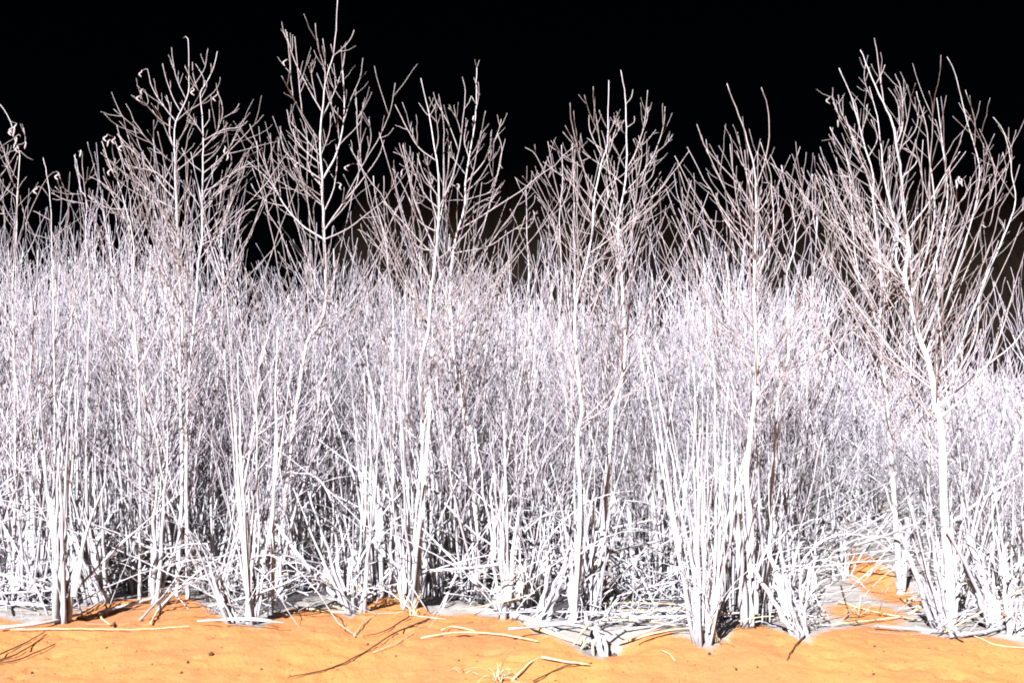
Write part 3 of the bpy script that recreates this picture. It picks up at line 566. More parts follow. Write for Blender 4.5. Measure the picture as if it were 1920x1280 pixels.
def make_shrub(i, slender=False):
    global rng
    rng = np.random.default_rng(500 + i)
    root = thing('shrub', 'proto', 'shrub')
    for s in range(int(rng.integers(3, 5)) if slender else int(rng.integers(4, 6))):
        az = rng.uniform(0, 6.28); sp = rng.uniform(0.04, 0.35) if slender else rng.uniform(0.05, 0.8); h = rng.uniform(0.55, 1.0) * 2.0
        t = np.linspace(0, 1, 12)[:, None]
        dirv = np.array((math.cos(az), math.sin(az), 0))
        c = dirv * (0.03 + sp * t * (1.15 - 0.35 * t)) + np.array((0, 0, 1)) * h * t
        c = c + np.cumsum(rng.normal(size=c.shape) * np.array((0.010, 0.010, 0.0)), axis=0)
        c[0, 2] = -0.05
        R = np.linspace(0.0095, 0.0026, 12) * rng.uniform(0.7, 1.15)
        st = obj('stem', tubes('stem', c[None], R[None], 5), M['bark'], root)
        if slender: t1 = shoots([c], (7, 11), (0.35, 0.95), (14, 38), (0.25, 0.95), 0.4, 8, 0.6, 0.012)
        else: t1 = shoots([c], (7, 12), (0.35, 1.1), (13, 46), (0.22, 0.95), 0.22, 8, 0.55, 0.018)
        t2 = shoots(list(t1), (1, 2), (0.10, 0.45), (16, 46), (0.15, 0.9), 0.25, 8, 0.5, 0.02)
        R1 = rad(len(t1), 8, 0.0044, 0.0014); R2 = rad(len(t2), 8, 0.0022, 0.0011)
        obj('twigs', tubes('twigs', np.concatenate([t1, t2]), np.concatenate([R1, R2]), 3), M['twig'], st, 'stuff')
    return root

protos = [make_shrub(i) for i in range(14)] + [make_shrub(60 + i, True) for i in range(8)]
ZONES = [(-400, 130, 'below the left-edge sapling'), (130, 300, 'around the bushy low sapling left of the close pair'), (300, 470, 'around the close pair of tall saplings'), (470, 690, 'around the tallest sapling'),
         (690, 950, 'around the forked-tip saplings left of centre'), (950, 1230, 'around the leaning saplings right of centre'), (1230, 1520, 'below the V of bare whips'), (1520, 2400, 'behind the broad right-hand tree')]
def zone(px):
    for a_, b_, s in ZONES:
        if a_ <= px < b_: return s
    return ZONES[-1][2]

rs = random.Random(11)
spots = []
for i in range(118):
    px = -60 + 2040 * ((i * 0.61803) % 1.0)
    t = (i * 0.7548) % 1.0
    d = 5.95 + 3.2 * t ** 1.1
    if px > 1440: d = 8.0 + 3.8 * t
    if 1440 < px and i % 3 == 0: continue
    if 1090 < px < 1210 and i % 2: continue
    spots.append((px + rs.uniform(-15, 15), d, i % 14, np.interp(px, tx, ty) + rs.uniform(-45, 110)))
TOP2 = [(-100, 380), (60, 390), (120, 430), (200, 340), (300, 330), (430, 400), (500, 420), (560, 350), (680, 370), (720, 400), (780, 340), (930, 380), (1000, 380), (1080, 400), (1200, 430), (1260, 420), (1330, 380), (1420, 360), (1500, 350), (1580, 330), (1800, 360), (1990, 400)]
for i in range(96):                                   # slender shrubs that rise unevenly between the crowns
    px = -40 + 2000 * ((i * 0.61803 + 0.27) % 1.0)
    if px > 1460 and i % 4: continue
    spots.append((px, 6.2 + (1.6 if 1530 < px < 1725 else 0) + 3.0 * ((i * 0.7548) % 1.0), 14 + i % 8, np.interp(px, [a_[0] for a_ in TOP2], [a_[1] for a_ in TOP2]) - 25 + 170 * ((i * 0.381) % 1.0) ** 1.2))
for i, px in enumerate([300, 318, 362, 395, 540, 575, 628, 650, 770, 800, 838, 868, 905, 1040, 1078, 1105, 1150, 1190, 1385, 1405, 1440, 1470]):
    spots.append((px, 6.5 + 1.3 * ((i * 0.7548) % 1.0), 14 + i % 8, 330 + 150 * ((i * 0.381) % 1.0)))
for i in range(34):                                   # brush at the feet of the broad right-hand tree
    px = 1470 + 490 * ((i * 0.61803) % 1.0)
    spots.append((px, 5.9 + (2.0 if 1530 < px < 1725 else 0) + 2.6 * ((i * 0.7548) % 1.0), (14 + i % 8) if i % 3 else i % 14, 690 + 130 * ((i * 0.381) % 1.0)))
used = set()
for i, (px, d, k, top) in enumerate(spots):
    x = (px - CX) * d / F
    z0 = zg(x, d)
    h = CH + (HY - top) * d / F - z0
    o = protos[k] if k not in used else copy_tree(protos[k]); used.add(k)
    o.location = (x, d, z0); o.rotation_euler = (0, 0, rs.uniform(0, 6.28))
    s = h / 2.05
    w_ = (min(max(0.8, s), 1.05)) * rs.uniform(0.8, 1.1); o.scale = (w_, w_, s)
    kind_ = ('slender wand shrub ' if k >= 14 else 'twiggy bare shrub ') + ('near the front ' if d < 6.8 else 'in the middle ' if d < 8.0 else 'far back ')
    tag(o, kind_ + zone(px), 'shrub', kind_ + zone(px))

# far, uncountable brush behind
rng = np.random.default_rng(77)
wands = []
for i in range(190):
    px = rng.uniform(-120, 2040); d = rng.uniform(8.5, 13.5)
    if 1090 < px < 1220 and rng.random() < 0.5: continue
    x = (px - CX) * d / F; z0 = zg(x, d)
    top = np.interp(px, tx, ty) + rng.uniform(25, 170)
    if px > 1480: top = np.interp(px, tx, ty) + rng.uniform(-20, 90)
    h = max(0.5, CH + (HY - top) * d / F - z0)
    t = np.linspace(0, 1, 8)[:, None]
    az = rng.uniform(0, 6.28)
    wands.append(np.array((x, d, z0 - 0.03)) + np.array((0, 0, h)) * t + np.array((math.cos(az), math.sin(az), 0)) * rng.uniform(0, 0.4) * t ** 1.3 + rng.normal(size=(8, 3)) * 0.012 * np.array((1, 1, 0)))
wands = np.array(wands)
t1 = shoots(list(wands), (10, 14), (0.3, 0.9), (12, 46), (0.2, 0.95), 0.25, 5, 0.45, 0.03)
t2 = shoots(list(t1), (1, 2), (0.12, 0.4), (16, 44), (0.2, 0.95), 0.25, 5, 0.4, 0.03)
va, qa, ca = tube_arrays(wands, rad(len(wands), 8, 0.009, 0.003), 4)
tt = np.concatenate([t1, t2]); vb, qb, cb = tube_arrays(tt, np.concatenate([rad(len(t1), 5, 0.0042, 0.0026), rad(len(t2), 5, 0.0032, 0.0022)]), 3)
bm_ = make_mesh('far_brush', np.concatenate([va, vb]), np.concatenate([qa, qb + len(va)]))
tag(obj('far_brush', bm_, M['twig'], kind='stuff'), 'dense mass of pale bare twigs deep in the thicket', 'brush')

rl = random.Random(5)
# ------------------------------------------------------------------ reeds
def blade_curve(p0, az, L, rise, droop, k=9):
    s = np.linspace(0, 1, k)[:, None]
    h = np.array((math.cos(az), math.sin(az), 0))
    return p0 + h * L * (s * 0.55 + 0.45 * s ** 1.6) + np.array((0, 0, 1)) * L * (rise * s - droop * s ** 2.2)

def reed_clump(label, px, py, n, top, spread=14, lean=0.0, w=(5, 9), blades=4, seed=0, fan=0.10, bent=0, name='reed_clump'):
    """px,py: foot in the photograph; top: row its tips reach; spread: half width of the foot in px; lean: sideways tangent"""
    global rng
    rng = np.random.default_rng(900 + seed)
    base = G(px, py); d = base[1]
    root = thing(name, label, 'reeds', base)
    h = CH + (HY - top) * d / F - base[2]
    for i in range(n):
        ox = rng.uniform(-1, 1) * spread * d / F; oy = rng.uniform(-0.6, 1.4) * max(spread, 8) * d / F
        hh = h * (rng.uniform(0.25, 1.0) if i else 1.0)
        t = np.linspace(0, 1, 10)[:, None]
        lx = lean + rng.normal() * fan + ox * 0.8; ly = rng.normal() * fan
        bow = rng.normal(size=3) * 0.05
        foot = zg(base[0] + ox, base[1] + oy) - base[2]
        c = np.array((ox, oy, foot - 0.03)) + hh * (np.array((lx, ly, 1.0)) * t + bow * np.array((1, 1, 0)) * (t ** 2))
        if bent and i < bent:                                         # snapped stalk hanging over
            kx = rng.uniform(0.4, 0.7); e = np.clip((t - kx) / (1 - kx), 0, 1)
            c = c + np.array((rng.choice((-1, 1)) * 0.5, rng.uniform(-0.3, 0.1), -1.0)) * hh * (1 - kx) * e * rng.uniform(0.7, 1.4)
        c[1:-1] += rng.normal(size=(8, 3)) * 0.004 * np.array((1, 1, 0))
        c[:, 2] = np.maximum(c[:, 2], foot - 0.03)
        stub = h < 0.55
        wd = rng.uniform(*w) * d / F / 2 * 0.88 * rng.choice((1.1, 0.9, 0.65, 0.45))
        R = np.linspace(wd, wd * (0.8 if stub else 0.22), 10)
        R[::3] *= 1.12
        so_ = obj('stalk', tubes('stalk', c[None], R[None], 7), M['reed'], root)
        if rng.random() < 0.35:                                       # loose sheath hugging the stalk
            f0 = rng.integers(1, 4); cc = c[f0:f0 + 5] + np.array((wd * 1.2, -wd * 0.6, 0))
            cc = cc + np.array((1, -0.3, 0)) * np.linspace(0, 1, 5)[:, None] ** 2 * rng.uniform(-0.05, 0.06)
            obj('sheath', ribbon_mesh('sheath', cc, np.linspace(wd * 0.9, wd * 0.3, 5)), M['blade'], so_)
    for b in range(blades + 2):
        az = rng.uniform(-0.35, 3.5)
        p0 = np.array((rng.uniform(-1, 1) * spread * d / F, rng.uniform(-1, 0.5) * spread * d / F, -0.01 + rng.uniform(0, 0.35)))
        L = rng.uniform(0.25, 0.8)
        c = blade_curve(p0, az, L, rng.uniform(0.5, 1.5), rng.uniform(0.5, 1.7))
        c[:, 2] = np.maximum(c[:, 2], [zg(base[0] + q_[0], base[1] + q_[1]) - base[2] + 0.004 for q_ in c])
        wd = rng.uniform(0.003, 0.0065)
        obj('leaf', ribbon_mesh('leaf', c, wd * np.array((0.8, 1, 1, 1, 0.95, 0.85, 0.7, 0.5, 0.2)), 0.3, (math.cos(az + 1.57), math.sin(az + 1.57), 0.3)), M['blade'], root)
    return root

RC = [
    ('reed clump at the very left edge, cut by the picture', 4, 1128, 13, 690, 22, 0.0, (6, 10), 4, 1),
    ('dense upright reed clump just right of the left edge', 55, 1132, 15, 640, 24, 0.02, (6, 10), 4, 0),
    ('thick dark-footed reed bundle standing at the sand edge, lower left', 112, 1166, 9, 720, 12, -0.01, (8, 13), 2, 0),
    ('upright reeds behind the thick bundle at lower left', 150, 1128, 12, 690, 20, -0.03, (6, 10), 4, 1),
    ('broad splayed reed sheaf leaning left, beside the thick bundle at lower left', 182, 1132, 12, 820, 18, -0.20, (8, 13), 3, 0),
    ('few straight grey reed stems in the dark gap at lower left', 245, 1112, 6, 700, 10, 0.0, (7, 11), 4, 0),
    ('single stout reed stem with crossed stalks at knee height', 292, 1134, 2, 800, 4, 0.0, (11, 13), 6, 0),
    ('grey reed tuft behind the bent blades, left of the tall bundle', 398, 1110, 8, 820, 16, 0.0, (6, 10), 6, 1),
    ('reeds with long bent blades arching left, beside the tall straight bundle', 442, 1168, 7, 930, 10, -0.42, (7, 11), 6, 2),
    ('tall tight reed bundle rising from the sand edge below the tallest sapling', 470, 1170, 9, 560, 8, -0.03, (7, 11), 3, 0),
    ('lone straight white stem at the sand edge right of the tall bundle', 508, 1153, 2, 600, 4, 0.0, (9, 12), 2, 0),
    ('two thick stems leaning left over the dark hollow', 658, 1150, 4, 900, 7, -0.50, (10, 15), 3, 0),
    ('upright white stems right of the dark hollow', 672, 1148, 5, 700, 12, 0.02, (9, 13), 3, 0),
    ('white reed clump behind the orange hump of sand', 712, 1118, 11, 640, 20, -0.03, (7, 12), 4, 0),
    ('dense white reed clump rising from the orange hump', 765, 1140, 13, 600, 14, -0.06, (7, 12), 6, 0),
    ('white reeds right of the orange hump, slightly fanned', 808, 1118, 12, 640, 18, 0.0, (6, 10), 4, 1),
    ('white reed clump left of the pale boulder', 852, 1112, 11, 700, 18, -0.05, (6, 10), 4, 0),
    ('thin mixed reeds behind the sand lip left of centre', 892, 1110, 10, 660, 20, 0.03, (5, 9), 4, 1),
    ('bright stout reeds at the sand lip left of the pale boulder', 950, 1160, 6, 760, 10, 0.0, (9, 13), 3, 0),
    ('reed sheaf behind the pale boulder', 985, 1086, 12, 680, 18, -0.02, (7, 11), 4, 0),
    ('short broken reed stubs leaning right before the boulder', 1012, 1166, 8, 1010, 14, 0.24, (8, 14), 4, 0),
    ('straight white reeds at the picture centre right of the boulder', 1076, 1164, 6, 760, 8, 0.0, (8, 12), 3, 0),
    ('grey reeds close behind the central white reeds', 1108, 1138, 9, 780, 14, 0.0, (6, 10), 4, 1),
    ('thin reeds in the tangled litter right of centre', 1190, 1100, 10, 760, 24, 0.0, (5, 8), 6, 2),
    ('reeds rising behind the white litter heap', 1255, 1120, 11, 640, 24, 0.0, (6, 9), 5, 1),
    ('tallest and brightest reed clump, standing out onto the sand', 1322, 1210, 17, 600, 15, -0.05, (7, 11), 6, 0),
    ('white reeds close left of the stout stump', 1362, 1160, 10, 660, 16, 0.02, (6, 10), 5, 0),
    ('stout pale stump of reeds on the sand lip', 1406, 1176, 4, 860, 8, 0.0, (13, 18), 3, 0),
    ('pair of slim stems right of the stout stump', 1438, 1166, 5, 780, 9, 0.03, (6, 10), 4, 0),
    ('fan of stiff stalks leaning left at the lip, right of the stump', 1506, 1194, 11, 1010, 10, -0.34, (7, 12), 3, 0),
    ('upright broken stalks behind the leaning fan', 1488, 1172, 5, 1030, 14, 0.0, (7, 10), 2, 1),
    ('three thin parallel stems standing in the open grey ground', 1578, 1085, 6, 760, 11, -0.04, (6, 9), 2, 0),
    ('stout short stake beside the orange patch', 1688, 1112, 4, 960, 6, 0.06, (9, 12), 3, 0),
    ('splayed stems around the foot of the thick leaning trunk', 1780, 1178, 11, 900, 24, -0.22, (8, 13), 4, 0),
    ('leaning stalks left of the right edge', 1872, 1178, 6, 960, 12, -0.36, (7, 12), 4, 0),
    ('low broken stalks in the right corner of the bank', 1905, 1190, 7, 1060, 16, -0.05, (6, 10), 5, 1),
    ('pale reeds far back at the right edge', 1895, 1010, 9, 840, 22, -0.1, (4, 6), 5, 1),
    ('grey reeds in the second row behind the close pair of saplings', 350, 1075, 11, 640, 26, 0.0, (5, 8), 4, 1),
    ('shaded reeds in the second row behind the tall bundle', 545, 1070, 10, 640, 26, 0.0, (5, 8), 4, 1),
    ('shaded reeds in the second row behind the left reeds', 90, 1080, 13, 620, 30, 0.0, (5, 8), 4, 1),
    ('shaded reeds at the back of the dark hollow', 610, 1060, 9, 680, 24, 0.0, (5, 8), 4, 1),
]
for i, (lab, px, py, n, top, spread, lean, ww, bl, bent) in enumerate(RC):
    reed_clump(lab, px, py, int(n * 1.4), top, spread, lean, ww, bl, i, 0.075 if abs(lean) < 0.15 else 0.10, bent)

for i in range(34):                                   # lower reeds crowding the foot of the brush
    px = 10 + 1890 * ((i * 0.61803 + 0.1) % 1.0)
    if 1530 < px < 1740 or 530 < px < 640 or 205 < px < 285: continue
    lip = np.interp(px, [e[0] for e in EDGE], [e[1] for e in EDGE])
    o = reed_clump('low dense reeds ' + zone(px), px, min(lip, 1180) - 22 - 70 * ((i * 0.7548) % 1.0), 10, 720 + 170 * ((i * 0.381) % 1.0), 34, rl.uniform(-0.12, 0.12), (5, 9), 0, 300 + i, 0.11, i % 3)
    o['group'] = 'low reeds ' + zone(px)

# ------------------------------------------------------------------ fallen stalks, each a thing
def stick(label, pts, wpx, mat='reed', taper=0.6, group=None, name='fallen_stalk', cat='stalk', wob=0.0015):
    """pts: (px, row) on the ground, or (px, row, distance) in the air"""
    Q = []
    for p in pts:
        if len(p) == 3: Q.append(P(*p))
        else:
            g_ = G(*p); g_[2] += wpx * g_[1] / F / 2 * 0.8 + 0.006; Q.append(g_)
    c = catmull(Q, 0.04)
    c[1:-1] += rng.normal(size=(len(c) - 2, 3)) * wob * np.array((1, 1, 0.4))
    b = c[0].copy()
    R = np.linspace(1, taper, len(c)) * wpx * 0.8 / 2 * Q[0][1] / F
    R *= 1 + 0.06 * rng.normal(size=len(R))
    o = obj(name, tubes(name, (c - b)[None], R[None], 7), M[mat]); o.location = tuple(b)
    return tag(o, label, cat, group)

rng = np.random.default_rng(41)
stick('thick pale stalk lying flat at the left edge of the bank', [(-20, 1136), (60, 1140), (104, 1146)], 13)
stick('second flat stalk slanting down to the thick bundle, left edge', [(-20, 1070, 5.7), (50, 1090, 5.65), (106, 1107, 5.6)], 9)
stick('level stalk resting against the thick bundle at left', [(-20, 1113, 5.6), (104, 1106, 5.55)], 7)
stick('long dark-topped stalk lying from the bundle foot towards lower left', [(0, 1182), (90, 1172), (150, 1155), (190, 1132)], 9, 'reed')
stick('long thin straw lying along the orange sand at lower left', [(20, 1184), (120, 1182), (260, 1183), (356, 1177)], 4, 'straw')
stick('straight pale stalk propped from the sand up to the right, lower left', [(186, 1153), (280, 1122, 5.75), (400, 1072, 5.9), (462, 1036, 6.0)], 8, 'reed')
stick('thin stalk slanting up from the sand beside the lone stout stem', [(262, 1166), (320, 1098, 5.7), (366, 1012, 5.8)], 6, 'reed')
stick('pale curl of reed on the orange sand at lower left', [(186, 1150), (192, 1164), (206, 1174)], 5, 'straw')
stick('short straw resting on the sand below the lone stout stem', [(282, 1172), (296, 1150), (318, 1128)], 5, 'straw')
stick('long level stalk crossing the dark gap at lower left', [(130, 992, 6.0), (260, 1008, 6.0), (330, 1026, 6.1)], 7)
stick('stalk crossing upward behind the lone stout stem', [(200, 1082, 6.0), (290, 1026, 6.1), (360, 1000, 6.2)], 5)
stick('stalk crossing the dark hollow from the lone white stem', [(480, 1022, 5.6), (560, 1048, 5.8), (650, 1062, 6.0)], 7)
stick('pale stalk leaning from the hollow up to the left', [(640, 1138), (580, 1066, 5.8), (520, 985, 5.9)], 13)
stick('arching blade-like stalk over the dark hollow', [(650, 1150), (640, 1000, 5.9), (600, 900, 6.0), (540, 885, 6.1)], 7)
stick('white straw lying along the lip right of the lone stem', [(560, 1142), (610, 1150), (655, 1152)], 6, 'straw')
stick('long thin dark stalk curving over the orange sand', [(806, 1163), (740, 1190), (690, 1222), (620, 1256), (540, 1273)], 4, 'dark')
stick('short dark twig on the orange sand below the hump', [(768, 1158), (720, 1186), (680, 1196)], 3.5, 'dark')
stick('pale straw crossing the dark curve on the sand', [(820, 1150), (760, 1200), (700, 1226)], 3, 'straw')
stick('short bright straw poking from the sand below the hump', [(664, 1195), (682, 1172), (706, 1150, 5.45)], 4, 'straw')
stick('long flat straw across the orange sand left of the root', [(790, 1200), (850, 1190), (930, 1192), (1010, 1206)], 5, 'straw')
stick('short curved straw above the long flat straw', [(828, 1184), (850, 1178), (890, 1186)], 4, 'straw')
stick('big white fallen stalk bundle sliding down to the broken root', [(945, 1158), (1010, 1176), (1070, 1190, 5.1), (1118, 1206, 4.95)], 17, 'reed', 0.8)
stick('second white fallen stalk beside the big one, ending in the sand', [(985, 1176), (1040, 1196), (1090, 1214)], 13, 'straw', 0.6)
stick('long thick white stalk lying up to the right from the broken root', [(1122, 1184), (1190, 1158), (1260, 1138, 5.6), (1310, 1126, 5.8)], 12, 'reed', 0.7)
stick('white stalk lying parallel below the long thick one', [(1130, 1194), (1200, 1170), (1300, 1150)], 9)
stick('flat stalk across the sand towards the brightest reeds', [(1170, 1184), (1240, 1178), (1310, 1172)], 7)
stick('lower flat straw touching the brightest reeds', [(1160, 1192), (1240, 1188), (1310, 1180)], 6, 'straw')
stick('long level stalk across the central reeds', [(806, 1070, 5.7), (900, 1062, 5.7), (1000, 1046, 5.7)], 8)
stick('broad level blade across the central white reeds', [(1082, 1046, 5.6), (1150, 1034, 5.6), (1240, 1012, 5.7)], 11)
stick('stalk leaning from the centre reeds to the litter heap', [(1112, 1118, 5.7), (1200, 1040, 5.8), (1240, 975, 5.9)], 6)
stick('straight stalk slanting down right across the dark centre', [(800, 905, 5.9), (880, 990, 5.8), (950, 1040, 5.7)], 7)
stick('long stalk slanting down right behind the pale boulder', [(1020, 900, 6.2), (1060, 990, 6.1), (1090, 1090, 6.0)], 7)
stick('long bright pole slanting up to the broad tree', [(1600, 1024, 6.2), (1660, 1004, 6.0), (1722, 980, 5.8)], 8)
stick('hooked stalk bent over at right angles near the leaning fan', [(1508, 1160), (1518, 1078, 5.4), (1512, 1061, 5.4), (1440, 1062, 5.5)], 6)
stick('long pale pole lying along the lip at lower right', [(1640, 1178), (1740, 1186), (1850, 1192)], 7)
stick('thick pole lying up to the right at the right edge', [(1780, 1198), (1850, 1190), (1930, 1168)], 11)
stick('straw lying on the sand at the right, below the lip', [(1820, 1192), (1870, 1212), (1930, 1218)], 3, 'straw')
stick('level straw in the orange patch at right', [(1560, 1176), (1640, 1166), (1700, 1160)], 6, 'straw')
stick('thin straw lying along the orange patch edge', [(1570, 1130), (1640, 1150), (1760, 1172)], 4, 'straw')
stick('stout rod slanting to the foot of the leaning trunk', [(1758, 1022, 6.0), (1790, 1075, 5.7), (1806, 1110, 5.5)], 17)
stick('long rod leaning left near the right edge', [(1874, 1184), (1842, 1108, 5.5), (1812, 1040, 5.7)], 11)
stick('straight limb slanting to the right edge above the grass', [(1770, 990, 5.6), (1850, 930, 5.6), (1930, 878, 5.6)], 7, 'bark')
stick('dark crooked twig lying on the sand right of the fan', [(1510, 1195), (1492, 1212), (1476, 1240)], 4, 'dark')
stick('dark crooked twig standing in the orange patch', [(1577, 1098, 6.1), (1590, 1150), (1584, 1164)], 4, 'dark')
stick('short dark chip lying on the sand at lower left', [(212, 1176), (216, 1166, 5.45)], 6, 'dark')
for i_, (pts_, lab_) in enumerate([([(-10, 1234), (40, 1212), (84, 1188)], 'uppermost of the dark tubes standing in for shadow streaks, lower left corner'), ([(-10, 1244), (30, 1230), (60, 1212), (88, 1192)], 'middle dark tube standing in for a shadow streak, lower left corner'), ([(-10, 1248), (40, 1238), (104, 1210)], 'lowest dark tube standing in for a shadow streak, lower left corner')]):
    stick(lab_, pts_, 4, 'dark')  # shadow streaks on the sand, laid as thin dark tubes
stick('short straw on the sand below the brightest reeds', [(1240, 1222), (1256, 1230), (1266, 1242)], 3, 'straw')
stick('straw stalk propped against the broken root', [(960, 1280), (990, 1250), (1018, 1228, 4.75)], 6, 'straw')
stick('thin dark stalk lying from the tuft to the broken root', [(1000, 1280), (1060, 1252), (1110, 1246)], 4, 'dark')
stick('brown stalk lying left of the broken root', [(1015, 1236), (1060, 1244), (1106, 1250)], 6, 'straw')

# countless smaller broken pieces: the largest as things, sharing one label per stretch of the bank
def litter_px():
    while True:
        px = rl.uniform(-10, 1930); lip = np.interp(px, [e[0] for e in EDGE], [e[1] for e in EDGE])
        if (rl.random() < 0.45 and not (1080 < px < 1380)) or 1560 < px < 1725: continue
        return px, lip
STRETCH = [(-50, 250, 'left end of the bank'), (250, 640, 'lip between the lone stout stem and the dark hollow'), (640, 1000, 'lip around the orange hump'), (1000, 1440, 'heap between the broken root and the stout stump'), (1440, 2000, 'right end of the bank')]
for i in range(100):
    px, lip = litter_px(); lip = min(lip, 1192)
    py = lip - rl.uniform(-4, 75)
    g0 = G(px, py); az = rl.choice((rl.gauss(0.15, 0.4), rl.gauss(-0.15, 0.5), rl.uniform(0, 6.28)))
    L = rl.uniform(0.12, 0.55); tilt = max(0.0, rl.gauss(0.05, 0.25))
    k = 6; s = np.linspace(-0.5, 0.5, k)[:, None]
    c = np.array((math.cos(az), math.sin(az), tilt)) * L * s + np.array((0, 0, abs(tilt) * L * 0.5 + 0.012 + rl.uniform(0, 0.05)))
    c += np.array((0, 0, 1)) * rl.gauss(0, 0.05) * (s ** 2)
    zz = [zg(g0[0] + q_[0], g0[1] + q_[1]) - g0[2] + 0.008 for q_ in c]
    c[:, 2] = np.maximum(c[:, 2], zz)
    wd = rl.uniform(0.0025, 0.0075)
    st_ = next(s_ for a_, b_, s_ in STRETCH if a_ <= px < b_)
    o = obj('broken_stalk', tubes('broken_stalk', c[None], np.linspace(wd, wd * 0.7, k)[None], 6), M['straw' if (rl.random() < 0.25) else 'reed'])
    o.location = tuple(g0)
    tag(o, 'short broken stalk, ' + st_, 'stalk', 'broken stalks, ' + st_)

# dead stems leaning through the brush at all angles
for i in range(200):
    px = rl.uniform(0, 1920) if i % 3 else rl.uniform(1150, 1920)
    d0 = rl.uniform(5.5, 7.2) if px < 1500 else rl.uniform(5.9, 8.0)
    x0 = (px - CX) * d0 / F; L = rl.uniform(0.5, 1.5); ang = rl.choice((-1, 1)) * rl.uniform(0.25, 1.1); dep = rl.uniform(-0.3, 0.5)
    v = np.array((math.sin(ang), dep, math.cos(ang))); v /= np.linalg.norm(v)
    z0 = zg(x0, d0) - 0.02; k = 8; q_ = np.linspace(0, 1, k)[:, None]
    c = v * L * q_ + np.array((math.sin(ang) * rl.uniform(0, 0.5), 0, -rl.uniform(0, 0.35))) * L * q_ ** 2
    c[:, 2] = np.maximum(c[:, 2], -0.01)
    wd = rl.uniform(0.0025, 0.0075)
    o = obj('leaning_stem', tubes('leaning_stem', c[None], np.linspace(wd, wd * 0.35, k)[None], 6), M['reed']); o.location = (x0, d0, z0)
    tag(o, ('dead stem leaning left ' if ang < 0 else 'dead stem leaning right ') + zone(px), 'stem', 'dead leaning stems ' + zone(px))

# fine litter: stuff
rng = np.random.default_rng(61)
Pt = []
for i in range(1500):
    px = rng.uniform(-40, 1960); lip = np.interp(px, [e[0] for e in EDGE], [e[1] for e in EDGE])
    py = min(lip, 1190) - 6 - abs(rng.normal()) * 60
    if px > 1440 and rng.random() < (0.95 if 1560 < px < 1725 else 0.6): continue
    if py < 900: continue
    d = min(11.0, 0.9 * F / (py - HY)); x = (px - CX) * d / F; z0 = zg(x, d)
    az = rng.uniform(0, 6.28); L = rng.uniform(0.04, 0.30); el = rng.normal() * 0.5
    v = np.array((math.cos(az), math.sin(az), el)); v /= np.linalg.norm(v)
    s = np.linspace(-0.5, 0.5, 4)[:, None]
    hgt = abs(v[2]) * L * 0.5 + abs(rng.normal()) * (0.02 if d < 5.6 else 0.10)
    Pt.append(np.array((x, d, z0 + 0.004 + hgt)) + v * L * s + rng.normal(size=(4, 3)) * 0.006)
Pt = np.array(Pt)
va, qa, ca = tube_arrays(Pt, rad(len(Pt), 4, 0.0032, 0.0018, 0.5), 4)
tag(obj('stalk_litter', make_mesh('stalk_litter', va, qa, ca), M['reed'], kind='stuff'), 'tangle of fine broken stems littering the thicket floor', 'litter')

# ------------------------------------------------------------------ boulders and clods
def rock(label, px, py, wpx, hpx, seed, group=None):
    import bmesh
    b = bmesh.new(); bmesh.ops.create_icosphere(b, subdivisions=3, radius=1.0)
    g_ = G(px, py); s = g_[1] / F
    for v in b.verts:
        p = v.co.copy()
        q_ = Vector((round(p.x * 1.6) / 1.6, round(p.y * 1.6) / 1.6, round(p.z * 1.6) / 1.6))
        p = p.lerp(q_, 0.35)
        p *= 1 + 0.22 * noise.noise(p * 1.4 + Vector((seed, 0, 0))) + 0.08 * noise.noise(p * 4 + Vector((0, seed, 0)))
        v.co = Vector((p.x * wpx * s / 2, p.y * wpx * s / 2 * 0.8, (p.z + 0.55) * hpx * s / 1.5))
    me = bpy.data.meshes.new('boulder'); b.to_mesh(me); b.free()
    for p in me.polygons: p.use_smooth = True
    o = obj('clod', me, M['rock']); o.location = tuple(g_); o.rotation_euler = (0, 0, seed)
    return tag(o, label, 'clod', group)
rock('largest pale clod of earth, behind the central reeds', 985, 1128, 96, 70, 1)
rock('flat grey clod left of the largest one', 938, 1128, 50, 30, 2)
rock('pale clod in the tangle right of the central reeds', 1168, 1092, 84, 60, 3)
rock('small brownish clod among the central reeds', 1140, 1120, 44, 36, 4)
rock('grey clod in the dark hollow, left one', 560, 1098, 46, 30, 5)
rock('grey clod in the dark hollow, right one', 606, 1100, 40, 32, 6)
rock('small clod at the foot of the white stems right of the hollow', 688, 1118, 34, 28, 7)
rock('dim clod in the gap behind the lone stout stem', 322, 1092, 36, 26, 8)
for i in range(26):
    px = rl.uniform(200, 1420); py = rl.uniform(1040, 1130)
    rock('little grey lump of earth on the shaded thicket floor', px, py, rl.uniform(10, 24), rl.uniform(8, 16), 20 + i, 'little lumps on the thicket floor')
for i, (px, py, s) in enumerate([(396, 1228, 10), (352, 1242, 6), (1152, 1216, 12), (1330, 1226, 6), (1640, 1212, 5), (1657, 1222, 4), (1380, 1254, 5), (200, 1216, 6), (690, 1208, 6), (860, 1238, 4), (60, 1262, 6), (340, 1262, 7), (490, 1254, 4), (742, 1230, 4), (1420, 1250, 4), (1638, 1264, 5)]):
    r_ = rock('small dark crumb lying on the open orange sand', px, py, s, s * 0.7, 60 + i, 'dark crumbs on the orange sand')
    r_.data.materials[0] = M['dark']; r_['category'] = 'crumb'; r_.name = 'crumb'

